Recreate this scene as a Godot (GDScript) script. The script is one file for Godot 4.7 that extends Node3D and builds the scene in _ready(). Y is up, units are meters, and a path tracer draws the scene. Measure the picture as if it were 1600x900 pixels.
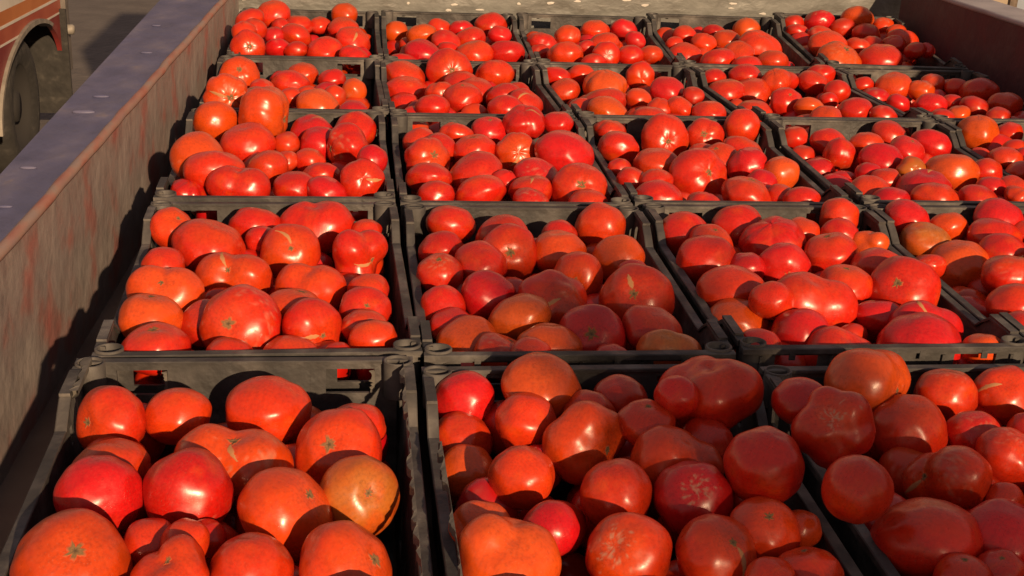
extends Node3D
# Trailer bed packed with plastic crates of tomatoes in low evening sun. 1 unit = 1 m; y = 0 is the plane of the crate rims.

const CRATE_W := 0.392
const CRATE_D := 0.592
const CRATE_H := 0.205
const GROUND_Y := -1.7

var mats := {}
var taken := {}
var cam_right := Vector3(0.98, 0.05, 0.14)

# ---------------------------------------------------------------- data
const CRATES := {
	"first_a": [0.1900, 0.0020, 0.3010, 0.5, 0.0068, "black plastic crate with torn rims, beside sunlit wall in first row at open end"],
	"first_b": [0.5930, 0.0000, 0.3240, 0, 0.0000, "black plastic crate of tomatoes second from the sunlit wall in first row at open end"],
	"first_c": [1.0080, 0.0000, 0.3340, 0, 0.0000, "black plastic crate of tomatoes third from the sunlit wall in first row at open end"],
	"second_a": [0.2020, 0.0000, -0.3080, -0.8, 0.0000, "black plastic crate of tomatoes beside the sunlit wall in second row from open end"],
	"second_b": [0.6000, 0.0000, -0.2960, 0.3, 0.0000, "black plastic crate of tomatoes second from the sunlit wall in second row from open end"],
	"second_c": [1.0040, 0.0000, -0.3080, 0.2, 0.0000, "black plastic crate of tomatoes third from the sunlit wall in second row from open end"],
	"second_d": [1.4000, 0.0000, -0.3120, 0.3, 0.0000, "black plastic crate of tomatoes fourth from the sunlit wall in second row from open end"],
	"second_e": [1.8020, 0.0000, -0.3080, -0.4, 0.0000, "black plastic crate of tomatoes fifth from the sunlit wall in second row from open end"],
	"first_d": [1.4100, 0.0000, 0.3190, 0.5, 0.0000, "black plastic crate of tomatoes fourth from the sunlit wall in first row at open end"],
	"third_a": [0.1980, 0.0000, -0.9180, 0, 0.0000, "black plastic crate of tomatoes beside the sunlit wall in the middle row"],
	"third_b": [0.6000, 0.0000, -0.8980, 0.6, 0.0000, "black plastic crate of tomatoes second from the sunlit wall in the middle row"],
	"third_c": [0.9990, 0.0000, -0.9080, 0.8, 0.0000, "black plastic crate of tomatoes third from the sunlit wall in the middle row"],
	"third_d": [1.4110, 0.0000, -0.9180, 0.8, 0.0000, "black plastic crate of tomatoes fourth from the sunlit wall in the middle row"],
	"third_e": [1.8110, 0.0000, -0.9260, 0.8, 0.0000, "black plastic crate of tomatoes fifth from the sunlit wall in the middle row"],
	"fourth_a": [0.2080, -0.0070, -1.5180, -0.4, -0.0236, "black plastic crate of tomatoes beside the sunlit wall in second row from headboard"],
	"fourth_b": [0.6010, -0.0070, -1.4990, -0.4, -0.0236, "black plastic crate of tomatoes second from the sunlit wall in second row from headboard"],
	"fourth_c": [1.0010, -0.0070, -1.5080, -0.6, -0.0236, "black plastic crate of tomatoes third from the sunlit wall in second row from headboard"],
	"fourth_d": [1.4110, -0.0070, -1.5180, -1.8, -0.0236, "black plastic crate of tomatoes fourth from the sunlit wall in second row from headboard"],
	"fourth_e": [1.8080, -0.0070, -1.5310, -1.5, -0.0236, "black plastic crate of tomatoes fifth from the sunlit wall in second row from headboard"],
	"fifth_a": [0.2200, -0.0050, -2.1180, 0.4, 0.0304, "black plastic crate of tomatoes beside the sunlit wall in the row against headboard"],
	"fifth_b": [0.6160, -0.0020, -2.1020, 1.0, 0.0405, "black plastic crate of tomatoes second from the sunlit wall in the row against headboard"],
	"fifth_c": [1.0140, -0.0010, -2.1080, 2.0, 0.0439, "black plastic crate of tomatoes third from the sunlit wall in the row against headboard"],
	"fifth_d": [1.4110, 0.0020, -2.1260, 2.8, 0.0540, "black plastic crate of tomatoes fourth from the sunlit wall in the row against headboard"],
	"fifth_e": [1.8210, 0.0050, -2.1610, 3.0, 0.0641, "black plastic crate of tomatoes fifth from the sunlit wall in the row against headboard"],
}
# per tomato: centre x, y, z and radius in mm, flattening %, colour, shape, stem direction (x100), scars, size class, label
const TOMATOES := {
	"first_a": [
		[54, -17, 127, 42, 82, 2, 0, -69, 35, 64, 1, 55, "round orange-red tomato, first from sunlit wall in rear line of first row's first crate"],
		[124, -17, 113, 38, 86, 2, 0, 22, -96, 16, 0, 49, "round orange-red tomato, second from sunlit wall in rear line of first row's first crate"],
		[222, -17, 105, 49, 78, 2, 0, -10, -99, 5, 0, 63, "round orange-red tomato, third from sunlit wall in rear line of first row's first crate"],
		[321, -17, 141, 33, 72, 2, 0, 10, 99, -3, 0, 43, "small round orange-red tomato, fifth from sunlit wall in rear line of first row's first crate"],
		[300, -17, 204, 49, 82, 2, 0, -29, 67, 68, 1, 67, "round orange-red tomato, fourth from sunlit wall in rear line of first row's first crate"],
		[190, -25, 215, 64, 100, 2, 2, 7, 98, 20, 3, 90, "big two-lobed orange-red tomato, fourth from sunlit wall in second line of first row's first crate"],
		[68, -15, 285, 43, 97, 0, 0, 14, -96, 24, 0, 64, "round crimson tomato, second from sunlit wall in second line of first row's first crate"],
		[153, -10, 289, 45, 97, 1, 0, -11, -98, -13, 0, 66, "round red tomato, third from sunlit wall in second line of first row's first crate"],
		[67, -20, 219, 40, 72, 2, 0, -19, 92, -35, 0, 57, "round orange-red tomato, first from sunlit wall in second line of first row's first crate"],
		[249, -18, 320, 49, 82, 2, 0, 64, 73, 26, 1, 72, "round orange-red tomato, fourth from sunlit wall in third line of first row's first crate"],
		[320, -18, 291, 42, 82, 4, 0, 29, 57, 77, 1, 61, "round yellow-orange tomato, fifth from sunlit wall in second line of first row's first crate"],
		[63, -19, 402, 52, 82, 2, 0, 24, 82, 52, 1, 84, "round orange-red tomato, first from sunlit wall in front line of first row's first crate"],
		[126, -22, 361, 26, 81, 1, 0, 13, 88, 45, 0, 40, "small round red tomato, first from sunlit wall in third line of first row's first crate"],
		[153, -14, 426, 36, 100, 2, 3, -8, 95, 31, 1, 59, "lumpy orange-red tomato, second from sunlit wall in front line of first row's first crate"],
		[160, -11, 377, 23, 92, 2, 0, 17, -98, 11, 0, 36, "small round orange-red tomato, second from sunlit wall in third line of first row's first crate"],
		[221, -19, 416, 39, 90, 2, 0, 5, 99, -15, 0, 63, "round orange-red tomato, third from sunlit wall in front line of first row's first crate"],
		[306, -19, 420, 49, 82, 2, 0, 71, 60, 38, 1, 78, "round orange-red tomato, fourth from sunlit wall in front line of first row's first crate"],
		[175, -26, 348, 20, 89, 1, 0, 4, -97, -25, 0, 30, "small round red tomato, third from sunlit wall in third line of first row's first crate"],
	],
	"first_b": [
		[446, -23, 72, 37, 89, 0, 0, 40, -90, -19, 0, 46, "round crimson tomato, second from sunlit wall in rear line of first row's second crate"],
		[534, -3, 82, 49, 72, 3, 0, 10, 94, 33, 0, 60, "round orange tomato, third from sunlit wall in rear line of first row's second crate"],
		[630, -20, 80, 34, 78, 2, 0, 2, 100, 6, 0, 41, "small round orange-red tomato, fifth from sunlit wall in rear line of first row's second crate"],
		[585, -20, 122, 32, 93, 2, 0, -21, -97, 14, 0, 40, "small round orange-red tomato, fourth from sunlit wall in rear line of first row's second crate"],
		[509, -20, 137, 36, 92, 2, 0, 19, -93, -30, 0, 47, "round orange-red tomato, second from sunlit wall in second line of first row's second crate"],
		[635, 3, 188, 33, 77, 2, 0, 3, 100, 5, 1, 44, "small round orange-red tomato, third from sunlit wall in second line of first row's second crate"],
		[571, -20, 192, 48, 100, 2, 3, 61, 18, 77, 1, 63, "lumpy orange-red tomato, second from sunlit wall in third line of first row's second crate"],
		[440, -49, 120, 36, 84, 2, 0, -33, -94, -12, 0, 46, "round orange-red tomato, first from sunlit wall in rear line of first row's second crate"],
		[439, -64, 177, 36, 97, 3, 0, 36, -91, 22, 0, 47, "round orange tomato, first from sunlit wall in second line of first row's second crate"],
		[488, -20, 259, 36, 95, 2, 0, 8, -98, -17, 0, 49, "round orange-red tomato, first from sunlit wall in third line of first row's second crate"],
		[660, -16, 242, 51, 100, 2, 4, 10, 97, 23, 0, 69, "elongated orange-red tomato, third from sunlit wall in third line of first row's second crate"],
		[721, 15, 137, 62, 100, 1, 3, -13, 96, 27, 0, 78, "big lumpy red tomato, fifth from sunlit wall in second line of first row's second crate"],
		[672, 27, 172, 26, 97, 1, 0, -43, -90, -7, 0, 34, "small round red tomato, fourth from sunlit wall in second line of first row's second crate"],
		[704, -16, 197, 31, 81, 1, 0, -15, -92, -37, 0, 40, "small round red tomato, fourth from sunlit wall in third line of first row's second crate"],
		[728, 20, 315, 41, 97, 1, 0, 2, -100, -6, 0, 59, "round red tomato, fifth from sunlit wall in third line of first row's second crate"],
		[581, -20, 298, 40, 97, 2, 0, 37, -93, -2, 0, 56, "round orange-red tomato, second from sunlit wall in fourth line of first row's second crate"],
		[658, -17, 313, 41, 82, 0, 0, -15, 78, 61, 4, 58, "round crimson tomato, third from sunlit wall in fourth line of first row's second crate"],
		[715, -17, 312, 22, 94, 1, 0, 6, -99, -14, 0, 31, "small round red tomato, fourth from sunlit wall in fourth line of first row's second crate"],
		[711, -15, 380, 37, 82, 2, 0, -6, 89, 46, 1, 54, "round orange-red tomato, third from sunlit wall in fifth line of first row's second crate"],
		[754, -24, 366, 21, 97, 2, 0, -16, -99, 2, 0, 30, "small round orange-red tomato, fourth from sunlit wall in fifth line of first row's second crate"],
		[503, -20, 360, 29, 97, 0, 0, 25, -89, -38, 0, 44, "small round crimson tomato, first from sunlit wall in fifth line of first row's second crate"],
		[436, -24, 350, 32, 90, 3, 0, -10, 97, 22, 0, 48, "small round orange tomato, first from sunlit wall in fourth line of first row's second crate"],
		[454, -16, 412, 51, 100, 3, 3, 10, 95, 31, 0, 80, "lumpy orange tomato, first from sunlit wall in front line of first row's second crate"],
		[570, -20, 407, 44, 82, 2, 0, -57, 68, 46, 4, 68, "round orange-red tomato, second from sunlit wall in fifth line of first row's second crate"],
		[655, -20, 412, 42, 82, 2, 0, 27, 81, 52, 3, 65, "round orange-red tomato, second from sunlit wall in front line of first row's second crate"],
		[733, -23, 443, 34, 73, 2, 0, -12, 94, -32, 1, 53, "small round orange-red tomato, fourth from sunlit wall in front line of first row's second crate"],
		[691, -16, 465, 27, 91, 2, 0, 27, 89, 36, 0, 43, "small round orange-red tomato, third from sunlit wall in front line of first row's second crate"],
	],
	"first_c": [
		[928, 9, 103, 61, 100, 3, 4, 53, 7, 85, 1, 73, "big elongated orange tomato, second from sunlit wall in rear line of first row's third crate"],
		[1036, -20, 84, 40, 87, 2, 0, 6, 97, -24, 0, 47, "round orange-red tomato, third from sunlit wall in rear line of first row's third crate"],
		[1112, -20, 88, 40, 82, 2, 0, -32, 81, 49, 2, 48, "round orange-red tomato, fourth from sunlit wall in rear line of first row's third crate"],
		[806, 30, 194, 32, 82, 1, 0, 4, -100, -5, 0, 42, "small round red tomato, first from sunlit wall in rear line of first row's third crate"],
		[810, 45, 283, 45, 100, 1, 3, -33, 76, 56, 4, 63, "lumpy red tomato, first from sunlit wall in second line of first row's third crate"],
		[950, -20, 172, 46, 91, 1, 0, 0, 99, 11, 0, 58, "round red tomato, second from sunlit wall in second line of first row's third crate"],
		[1023, -22, 186, 33, 90, 1, 0, 5, 100, -6, 0, 41, "small round red tomato, third from sunlit wall in second line of first row's third crate"],
		[1036, -18, 243, 38, 86, 1, 0, 24, 96, 13, 0, 49, "round red tomato, fourth from sunlit wall in third line of first row's third crate"],
		[945, -20, 282, 54, 100, 2, 2, -96, 23, 16, 3, 72, "two-lobed orange-red tomato, second from sunlit wall in third line of first row's third crate"],
		[791, 40, 398, 34, 97, 2, 0, -5, -100, -4, 0, 51, "round orange-red tomato, first from sunlit wall in third line of first row's third crate"],
		[873, -24, 391, 55, 72, 1, 0, -19, 96, -22, 0, 80, "round red tomato, first from sunlit wall in front line of first row's third crate"],
		[949, -20, 399, 43, 86, 0, 0, 20, -94, -27, 0, 63, "round crimson tomato, fourth from sunlit wall in front line of first row's third crate"],
		[920, -21, 454, 26, 81, 1, 0, -15, 98, 12, 1, 40, "small round red tomato, third from sunlit wall in front line of first row's third crate"],
		[879, -19, 461, 27, 76, 1, 0, -8, 100, -3, 1, 42, "small round red tomato, second from sunlit wall in front line of first row's third crate"],
		[989, -20, 326, 21, 88, 2, 0, 14, -90, 42, 0, 28, "small round orange-red tomato, third from sunlit wall in third line of first row's third crate"],
		[1093, -20, 177, 23, 97, 1, 0, 16, -92, 37, 0, 28, "small round red tomato, fourth from sunlit wall in second line of first row's third crate"],
	],
	"second_a": [
		[45, -13, -506, 35, 82, 2, 0, 48, 78, 40, 1, 32, "small round orange-red tomato, first from sunlit wall in rear line of second row's first crate"],
		[106, -20, -442, 56, 76, 1, 0, 24, 97, 8, 0, 54, "big round red tomato, second from sunlit wall in second line of second row's first crate"],
		[171, -20, -537, 44, 72, 1, 0, 12, 93, -34, 0, 40, "round red tomato, second from sunlit wall in rear line of second row's first crate"],
		[266, -20, -541, 60, 100, 1, 2, -3, 97, 24, 0, 54, "big two-lobed red tomato, fourth from sunlit wall in rear line of second row's first crate"],
		[344, -20, -515, 25, 84, 1, 0, -14, 98, -11, 0, 23, "small round red tomato, fifth from sunlit wall in rear line of second row's first crate"],
		[229, -20, -418, 47, 82, 2, 0, 4, 53, 85, 3, 46, "round orange-red tomato, third from sunlit wall in second line of second row's first crate"],
		[182, -20, -471, 26, 95, 1, 0, 11, -99, 11, 0, 24, "small round red tomato, third from sunlit wall in rear line of second row's first crate"],
		[153, -20, -320, 56, 100, 2, 2, -23, 62, 75, 3, 57, "big two-lobed orange-red tomato, second from sunlit wall in third line of second row's first crate"],
		[326, -20, -394, 51, 100, 1, 3, 79, 12, 60, 3, 49, "lumpy red tomato, fourth from sunlit wall in second line of second row's first crate"],
		[49, -20, -361, 32, 83, 1, 0, -9, 93, 36, 0, 32, "small round red tomato, first from sunlit wall in second line of second row's first crate"],
		[67, -14, -249, 54, 100, 3, 2, -8, 71, 70, 1, 57, "two-lobed orange tomato, first from sunlit wall in third line of second row's first crate"],
		[262, -20, -277, 51, 100, 2, 2, -7, 93, 37, 0, 52, "two-lobed orange-red tomato, third from sunlit wall in third line of second row's first crate"],
		[341, -20, -262, 31, 83, 1, 0, -4, 100, 8, 0, 32, "small round red tomato, fourth from sunlit wall in third line of second row's first crate"],
		[58, -20, -164, 44, 83, 3, 0, 4, 99, -11, 1, 48, "round orange tomato, first from sunlit wall in fourth line of second row's first crate"],
		[244, -21, -189, 44, 74, 2, 0, 27, 94, -19, 1, 48, "round orange-red tomato, third from sunlit wall in fourth line of second row's first crate"],
		[127, -27, -168, 36, 87, 1, 0, -18, 94, 28, 0, 40, "round red tomato, second from sunlit wall in fourth line of second row's first crate"],
		[176, -12, -121, 54, 82, 1, 0, -33, 47, 82, 1, 61, "round red tomato, first from sunlit wall in fifth line of second row's first crate"],
		[265, -19, -130, 41, 82, 1, 0, 51, 4, 86, 3, 46, "round red tomato, second from sunlit wall in fifth line of second row's first crate"],
		[335, -21, -191, 37, 82, 1, 0, 8, 65, 76, 1, 40, "round red tomato, fourth from sunlit wall in fourth line of second row's first crate"],
		[343, -17, -90, 32, 78, 2, 0, -16, 90, -40, 0, 36, "small round orange-red tomato, fourth from sunlit wall in fifth line of second row's first crate"],
		[333, -22, -138, 33, 78, 1, 0, 6, 95, -29, 0, 36, "small round red tomato, third from sunlit wall in fifth line of second row's first crate"],
		[76, -20, -70, 44, 72, 1, 0, -7, 100, -3, 1, 51, "round red tomato, first from sunlit wall in front line of second row's first crate"],
		[168, -20, -51, 31, 78, 1, 0, 12, 93, -34, 2, 36, "small round red tomato, second from sunlit wall in front line of second row's first crate"],
		[241, -26, -57, 38, 72, 1, 0, 7, 100, -7, 0, 44, "round red tomato, third from sunlit wall in front line of second row's first crate"],
		[299, -20, -55, 18, 82, 1, 0, -7, 100, -6, 0, 21, ""],
	],
	"second_b": [
		[479, -19, -545, 42, 76, 1, 0, -14, -97, 19, 0, 37, "round red tomato, second from sunlit wall in rear line of second row's second crate"],
		[558, -20, -492, 44, 81, 1, 0, -28, 95, 17, 0, 40, "round red tomato, third from sunlit wall in rear line of second row's second crate"],
		[558, -22, -415, 48, 82, 1, 0, -3, 44, 90, 1, 46, "round red tomato, third from sunlit wall in second line of second row's second crate"],
		[636, -20, -422, 45, 82, 2, 0, -11, 99, -1, 0, 42, "round orange-red tomato, fourth from sunlit wall in second line of second row's second crate"],
		[727, -20, -542, 43, 92, 2, 0, -5, -100, -2, 0, 38, "round orange-red tomato, fifth from sunlit wall in rear line of second row's second crate"],
		[652, -20, -499, 30, 87, 1, 0, -25, -97, 4, 0, 26, "small round red tomato, fourth from sunlit wall in rear line of second row's second crate"],
		[454, -20, -427, 36, 84, 1, 0, 46, -88, 11, 0, 34, "round red tomato, first from sunlit wall in rear line of second row's second crate"],
		[509, -18, -361, 41, 81, 1, 0, 6, 97, 23, 0, 40, "round red tomato, second from sunlit wall in second line of second row's second crate"],
		[446, -20, -329, 35, 84, 1, 0, -7, 96, 28, 1, 34, "small round red tomato, first from sunlit wall in second line of second row's second crate"],
		[726, -20, -391, 41, 90, 3, 0, -35, 92, 15, 0, 39, "round orange tomato, fifth from sunlit wall in second line of second row's second crate"],
		[649, -20, -315, 38, 82, 2, 0, -37, 14, 92, 1, 37, "round orange-red tomato, second from sunlit wall in third line of second row's second crate"],
		[509, -20, -239, 42, 82, 0, 0, -41, -88, -22, 0, 43, "round crimson tomato, first from sunlit wall in third line of second row's second crate"],
		[600, -20, -219, 56, 100, 1, 3, 24, 55, 80, 2, 58, "big lumpy red tomato, fourth from sunlit wall in fourth line of second row's second crate"],
		[718, -20, -228, 54, 82, 2, 0, -32, 54, 78, 3, 55, "round orange-red tomato, third from sunlit wall in third line of second row's second crate"],
		[735, -20, -323, 27, 87, 1, 0, -25, -96, -12, 0, 26, "small round red tomato, fourth from sunlit wall in third line of second row's second crate"],
		[443, -28, -222, 33, 97, 1, 0, 11, -99, -10, 0, 34, "small round red tomato, first from sunlit wall in fourth line of second row's second crate"],
		[542, -20, -162, 45, 72, 4, 0, 29, -93, 24, 0, 48, "round yellow-orange tomato, third from sunlit wall in fourth line of second row's second crate"],
		[451, -35, -172, 32, 77, 1, 0, -7, 100, 2, 0, 34, "small round red tomato, second from sunlit wall in fourth line of second row's second crate"],
		[468, -38, -118, 44, 72, 3, 0, -29, 90, 33, 0, 48, "round orange tomato, first from sunlit wall in fifth line of second row's second crate"],
		[570, -28, -83, 45, 72, 3, 0, -1, 97, -23, 0, 50, "round orange tomato, second from sunlit wall in fifth line of second row's second crate"],
		[632, -30, -112, 49, 82, 0, 0, -19, 58, 79, 1, 53, "round crimson tomato, third from sunlit wall in fifth line of second row's second crate"],
		[715, -20, -119, 45, 72, 1, 0, 26, 95, 16, 0, 48, "round red tomato, fourth from sunlit wall in fifth line of second row's second crate"],
		[721, -20, -48, 43, 100, 4, 4, -11, 93, 35, 0, 48, "elongated yellow-orange tomato, fourth from sunlit wall in front line of second row's second crate"],
		[508, -35, -70, 42, 72, 2, 0, 42, 90, -9, 1, 48, "round orange-red tomato, first from sunlit wall in front line of second row's second crate"],
		[645, -24, -34, 27, 73, 1, 0, 9, 98, 20, 0, 30, "small round red tomato, third from sunlit wall in front line of second row's second crate"],
		[539, -18, -36, 28, 83, 1, 0, -17, 93, 33, 0, 32, "small round red tomato, second from sunlit wall in front line of second row's second crate"],
	],
	"second_c": [
		[860, -23, -509, 45, 87, 1, 0, -24, -97, 5, 0, 40, "round red tomato, first from sunlit wall in rear line of second row's third crate"],
		[887, -17, -450, 38, 84, 1, 0, 14, 96, 22, 1, 34, "round red tomato, first from sunlit wall in second line of second row's third crate"],
		[961, -20, -547, 44, 80, 1, 0, 13, -96, -23, 0, 38, "round red tomato, second from sunlit wall in rear line of second row's third crate"],
		[996, -20, -467, 56, 72, 1, 1, 25, -95, -19, 0, 50, "big ribbed red tomato, third from sunlit wall in second line of second row's third crate"],
		[1063, -20, -521, 33, 72, 2, 0, -5, 100, 4, 0, 28, "small round orange-red tomato, third from sunlit wall in rear line of second row's third crate"],
		[1143, -8, -563, 34, 97, 2, 0, -37, -90, 23, 0, 28, "small round orange-red tomato, fifth from sunlit wall in rear line of second row's third crate"],
		[1120, -20, -498, 33, 97, 1, 0, -14, -89, 43, 0, 28, "small round red tomato, fourth from sunlit wall in rear line of second row's third crate"],
		[1072, -20, -411, 44, 81, 1, 0, -26, 97, -4, 1, 40, "round red tomato, fourth from sunlit wall in second line of second row's third crate"],
		[1161, -20, -465, 31, 100, 3, 3, -8, 99, 11, 0, 27, "small lumpy orange tomato, fifth from sunlit wall in second line of second row's third crate"],
		[911, -20, -489, 18, 83, 0, 0, -5, 97, -25, 0, 16, ""],
		[863, -21, -384, 49, 84, 1, 0, 12, -98, 18, 0, 46, "round red tomato, first from sunlit wall in third line of second row's third crate"],
		[915, -19, -347, 31, 85, 0, 0, -5, 100, -3, 0, 29, "small round crimson tomato, second from sunlit wall in third line of second row's third crate"],
		[976, -20, -351, 42, 82, 0, 0, -11, -5, 99, 1, 40, "round crimson tomato, third from sunlit wall in third line of second row's third crate"],
		[1127, -20, -349, 44, 72, 1, 0, -5, -97, 23, 0, 41, "round red tomato, fifth from sunlit wall in third line of second row's third crate"],
		[866, -20, -258, 52, 72, 2, 0, 5, -100, 4, 0, 51, "round orange-red tomato, second from sunlit wall in fourth line of second row's third crate"],
		[1128, -20, -257, 54, 82, 1, 0, -57, 56, 60, 1, 52, "round red tomato, fourth from sunlit wall in fourth line of second row's third crate"],
		[1047, -20, -279, 41, 75, 1, 0, -8, 99, 8, 1, 40, "round red tomato, fourth from sunlit wall in third line of second row's third crate"],
		[966, -20, -203, 67, 100, 1, 4, -9, 96, 26, 0, 69, "big elongated red tomato, third from sunlit wall in fourth line of second row's third crate"],
		[857, -38, -190, 43, 72, 3, 0, -4, 100, 3, 0, 44, "round orange tomato, first from sunlit wall in fourth line of second row's third crate"],
		[925, -31, -123, 41, 94, 0, 0, 7, -100, 2, 0, 44, "round crimson tomato, second from sunlit wall in fifth line of second row's third crate"],
		[1058, -28, -177, 37, 73, 0, 0, 0, 95, -32, 2, 38, "round crimson tomato, third from sunlit wall in fifth line of second row's third crate"],
		[1109, -27, -135, 53, 100, 0, 4, -20, 73, 66, 2, 55, "elongated crimson tomato, fourth from sunlit wall in fifth line of second row's third crate"],
		[1073, -24, -73, 56, 72, 0, 0, 32, -94, -12, 0, 61, "big round crimson tomato, third from sunlit wall in front line of second row's third crate"],
		[964, -38, -70, 52, 100, 1, 4, 9, 93, 35, 0, 57, "elongated red tomato, second from sunlit wall in front line of second row's third crate"],
		[845, -20, -59, 31, 84, 1, 0, -11, -99, -1, 0, 34, "small round red tomato, first from sunlit wall in front line of second row's third crate"],
		[1151, -21, -50, 31, 72, 3, 0, -9, 97, -22, 0, 34, "small round orange tomato, fourth from sunlit wall in front line of second row's third crate"],
		[896, -1, -174, 33, 84, 1, 0, -2, -96, 28, 0, 34, "small round red tomato, first from sunlit wall in fifth line of second row's third crate"],
	],
	"second_d": [
		[1264, -10, -562, 41, 80, 0, 0, -33, -94, -10, 0, 34, "round crimson tomato, first from sunlit wall in rear line of second row's fourth crate"],
		[1331, -20, -544, 36, 81, 3, 0, -15, 93, -33, 1, 30, "round orange tomato, third from sunlit wall in rear line of second row's fourth crate"],
		[1429, -8, -559, 43, 72, 0, 0, 6, -91, -41, 0, 36, "round crimson tomato, fourth from sunlit wall in rear line of second row's fourth crate"],
		[1271, -31, -497, 45, 77, 4, 0, 16, 99, 2, 0, 39, "round yellow-orange tomato, second from sunlit wall in rear line of second row's fourth crate"],
		[1391, -20, -495, 46, 72, 1, 0, -10, -99, 2, 0, 40, "round red tomato, fourth from sunlit wall in second line of second row's fourth crate"],
		[1301, -49, -426, 52, 87, 3, 0, -16, 98, -10, 0, 47, "round orange tomato, second from sunlit wall in second line of second row's fourth crate"],
		[1373, -25, -430, 41, 78, 1, 0, 7, -100, -6, 0, 36, "round red tomato, third from sunlit wall in second line of second row's fourth crate"],
		[1324, -20, -315, 43, 81, 1, 0, 13, 99, -8, 2, 40, "round red tomato, fourth from sunlit wall in front line of second row's fourth crate"],
		[1275, -20, -197, 42, 82, 1, 0, -7, 99, -15, 0, 42, "round red tomato, third from sunlit wall in front line of second row's fourth crate"],
		[1460, -20, -519, 27, 84, 1, 0, -5, 98, -21, 0, 23, "small round red tomato, fifth from sunlit wall in rear line of second row's fourth crate"],
		[1246, -62, -262, 36, 72, 1, 0, -14, -95, -29, 0, 34, "round red tomato, first from sunlit wall in front line of second row's fourth crate"],
		[1241, -42, -413, 30, 78, 1, 0, -10, 92, -37, 0, 26, "small round red tomato, first from sunlit wall in second line of second row's fourth crate"],
		[1244, -20, -119, 29, 73, 1, 0, 34, -92, -19, 0, 30, "small round red tomato, second from sunlit wall in front line of second row's fourth crate"],
	],
	"third_a": [
		[54, -13, -1163, 46, 97, 3, 0, 15, -90, 41, 0, 32, "round orange tomato, first from sunlit wall in rear line of third row's first crate"],
		[152, 6, -1151, 60, 82, 2, 1, 92, -10, 37, 1, 42, "big ribbed orange-red tomato, second from sunlit wall in rear line of third row's first crate"],
		[56, 14, -805, 48, 96, 3, 0, 12, -98, -18, 0, 39, "round orange tomato, first from sunlit wall in fourth line of third row's first crate"],
		[88, 9, -739, 54, 72, 1, 0, -7, 96, -26, 0, 45, "round red tomato, second from sunlit wall in front line of third row's first crate"],
		[128, -20, -1020, 54, 75, 1, 0, -15, 97, 16, 0, 40, "round red tomato, first from sunlit wall in second line of third row's first crate"],
		[201, -20, -1032, 27, 87, 2, 0, -9, 100, 3, 0, 20, ""],
		[136, 1, -681, 55, 100, 1, 2, 4, 99, 14, 0, 47, "two-lobed red tomato, third from sunlit wall in front line of third row's first crate"],
		[173, -20, -857, 40, 86, 2, 0, -39, 91, -14, 2, 31, "round orange-red tomato, first from sunlit wall in third line of third row's first crate"],
		[206, -19, -906, 22, 91, 2, 0, -13, 96, 25, 0, 17, ""],
		[247, -21, -1106, 44, 90, 0, 0, -13, 96, 25, 2, 31, "round crimson tomato, third from sunlit wall in rear line of third row's first crate"],
		[263, -23, -1038, 39, 88, 0, 0, -25, 97, 4, 0, 28, "round crimson tomato, third from sunlit wall in second line of third row's first crate"],
		[334, -20, -1136, 44, 81, 1, 0, -18, 89, 42, 0, 30, "round red tomato, fourth from sunlit wall in rear line of third row's first crate"],
		[317, -15, -992, 48, 82, 1, 1, -90, 1, 43, 1, 35, "ribbed red tomato, fourth from sunlit wall in second line of third row's first crate"],
		[248, -21, -912, 30, 84, 1, 0, 12, 99, -4, 0, 23, "small round red tomato, third from sunlit wall in third line of third row's first crate"],
		[271, -20, -812, 37, 76, 1, 0, -6, 93, -36, 1, 29, "round red tomato, fourth from sunlit wall in third line of third row's first crate"],
		[342, -6, -741, 41, 82, 1, 1, -2, 48, 88, 2, 33, "ribbed red tomato, third from sunlit wall in fourth line of third row's first crate"],
		[224, -20, -745, 40, 72, 1, 0, -3, 100, -5, 0, 32, "round red tomato, second from sunlit wall in fourth line of third row's first crate"],
		[281, -20, -721, 37, 73, 0, 0, 40, 91, -3, 0, 30, "round crimson tomato, fourth from sunlit wall in front line of third row's first crate"],
		[359, 21, -780, 29, 95, 0, 0, -6, -99, -10, 0, 23, "small round crimson tomato, fourth from sunlit wall in fourth line of third row's first crate"],
		[50, -15, -697, 32, 72, 1, 1, -16, -98, -14, 0, 26, "small round red tomato, first from sunlit wall in front line of third row's first crate"],
	],
	"third_b": [
		[459, -20, -1054, 35, 76, 1, 0, -29, 89, 35, 0, 24, "small round red tomato, first from sunlit wall in second line of third row's second crate"],
		[537, -20, -1103, 38, 72, 2, 1, 13, 93, -35, 0, 26, "round orange-red tomato, first from sunlit wall in rear line of third row's second crate"],
		[609, -20, -1148, 40, 72, 0, 0, 3, 98, 17, 1, 27, "round crimson tomato, second from sunlit wall in rear line of third row's second crate"],
		[680, 0, -1141, 47, 75, 0, 1, -15, 95, 26, 2, 32, "round crimson tomato, third from sunlit wall in rear line of third row's second crate"],
		[753, -4, -1149, 35, 80, 0, 0, 5, 100, 2, 0, 24, "small round crimson tomato, fourth from sunlit wall in rear line of third row's second crate"],
		[467, -20, -924, 46, 82, 1, 1, 34, 54, 77, 1, 34, "ribbed red tomato, first from sunlit wall in third line of third row's second crate"],
		[498, -20, -1009, 37, 78, 1, 0, -36, -93, 10, 0, 26, "round red tomato, second from sunlit wall in second line of third row's second crate"],
		[563, -20, -993, 45, 75, 1, 0, -16, 99, -2, 1, 32, "round red tomato, third from sunlit wall in second line of third row's second crate"],
		[645, -20, -978, 45, 82, 2, 1, -4, 37, 93, 2, 32, "ribbed orange-red tomato, fourth from sunlit wall in second line of third row's second crate"],
		[731, -7, -936, 61, 72, 0, 0, 25, 97, 7, 0, 45, "big round crimson tomato, fourth from sunlit wall in third line of third row's second crate"],
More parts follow.
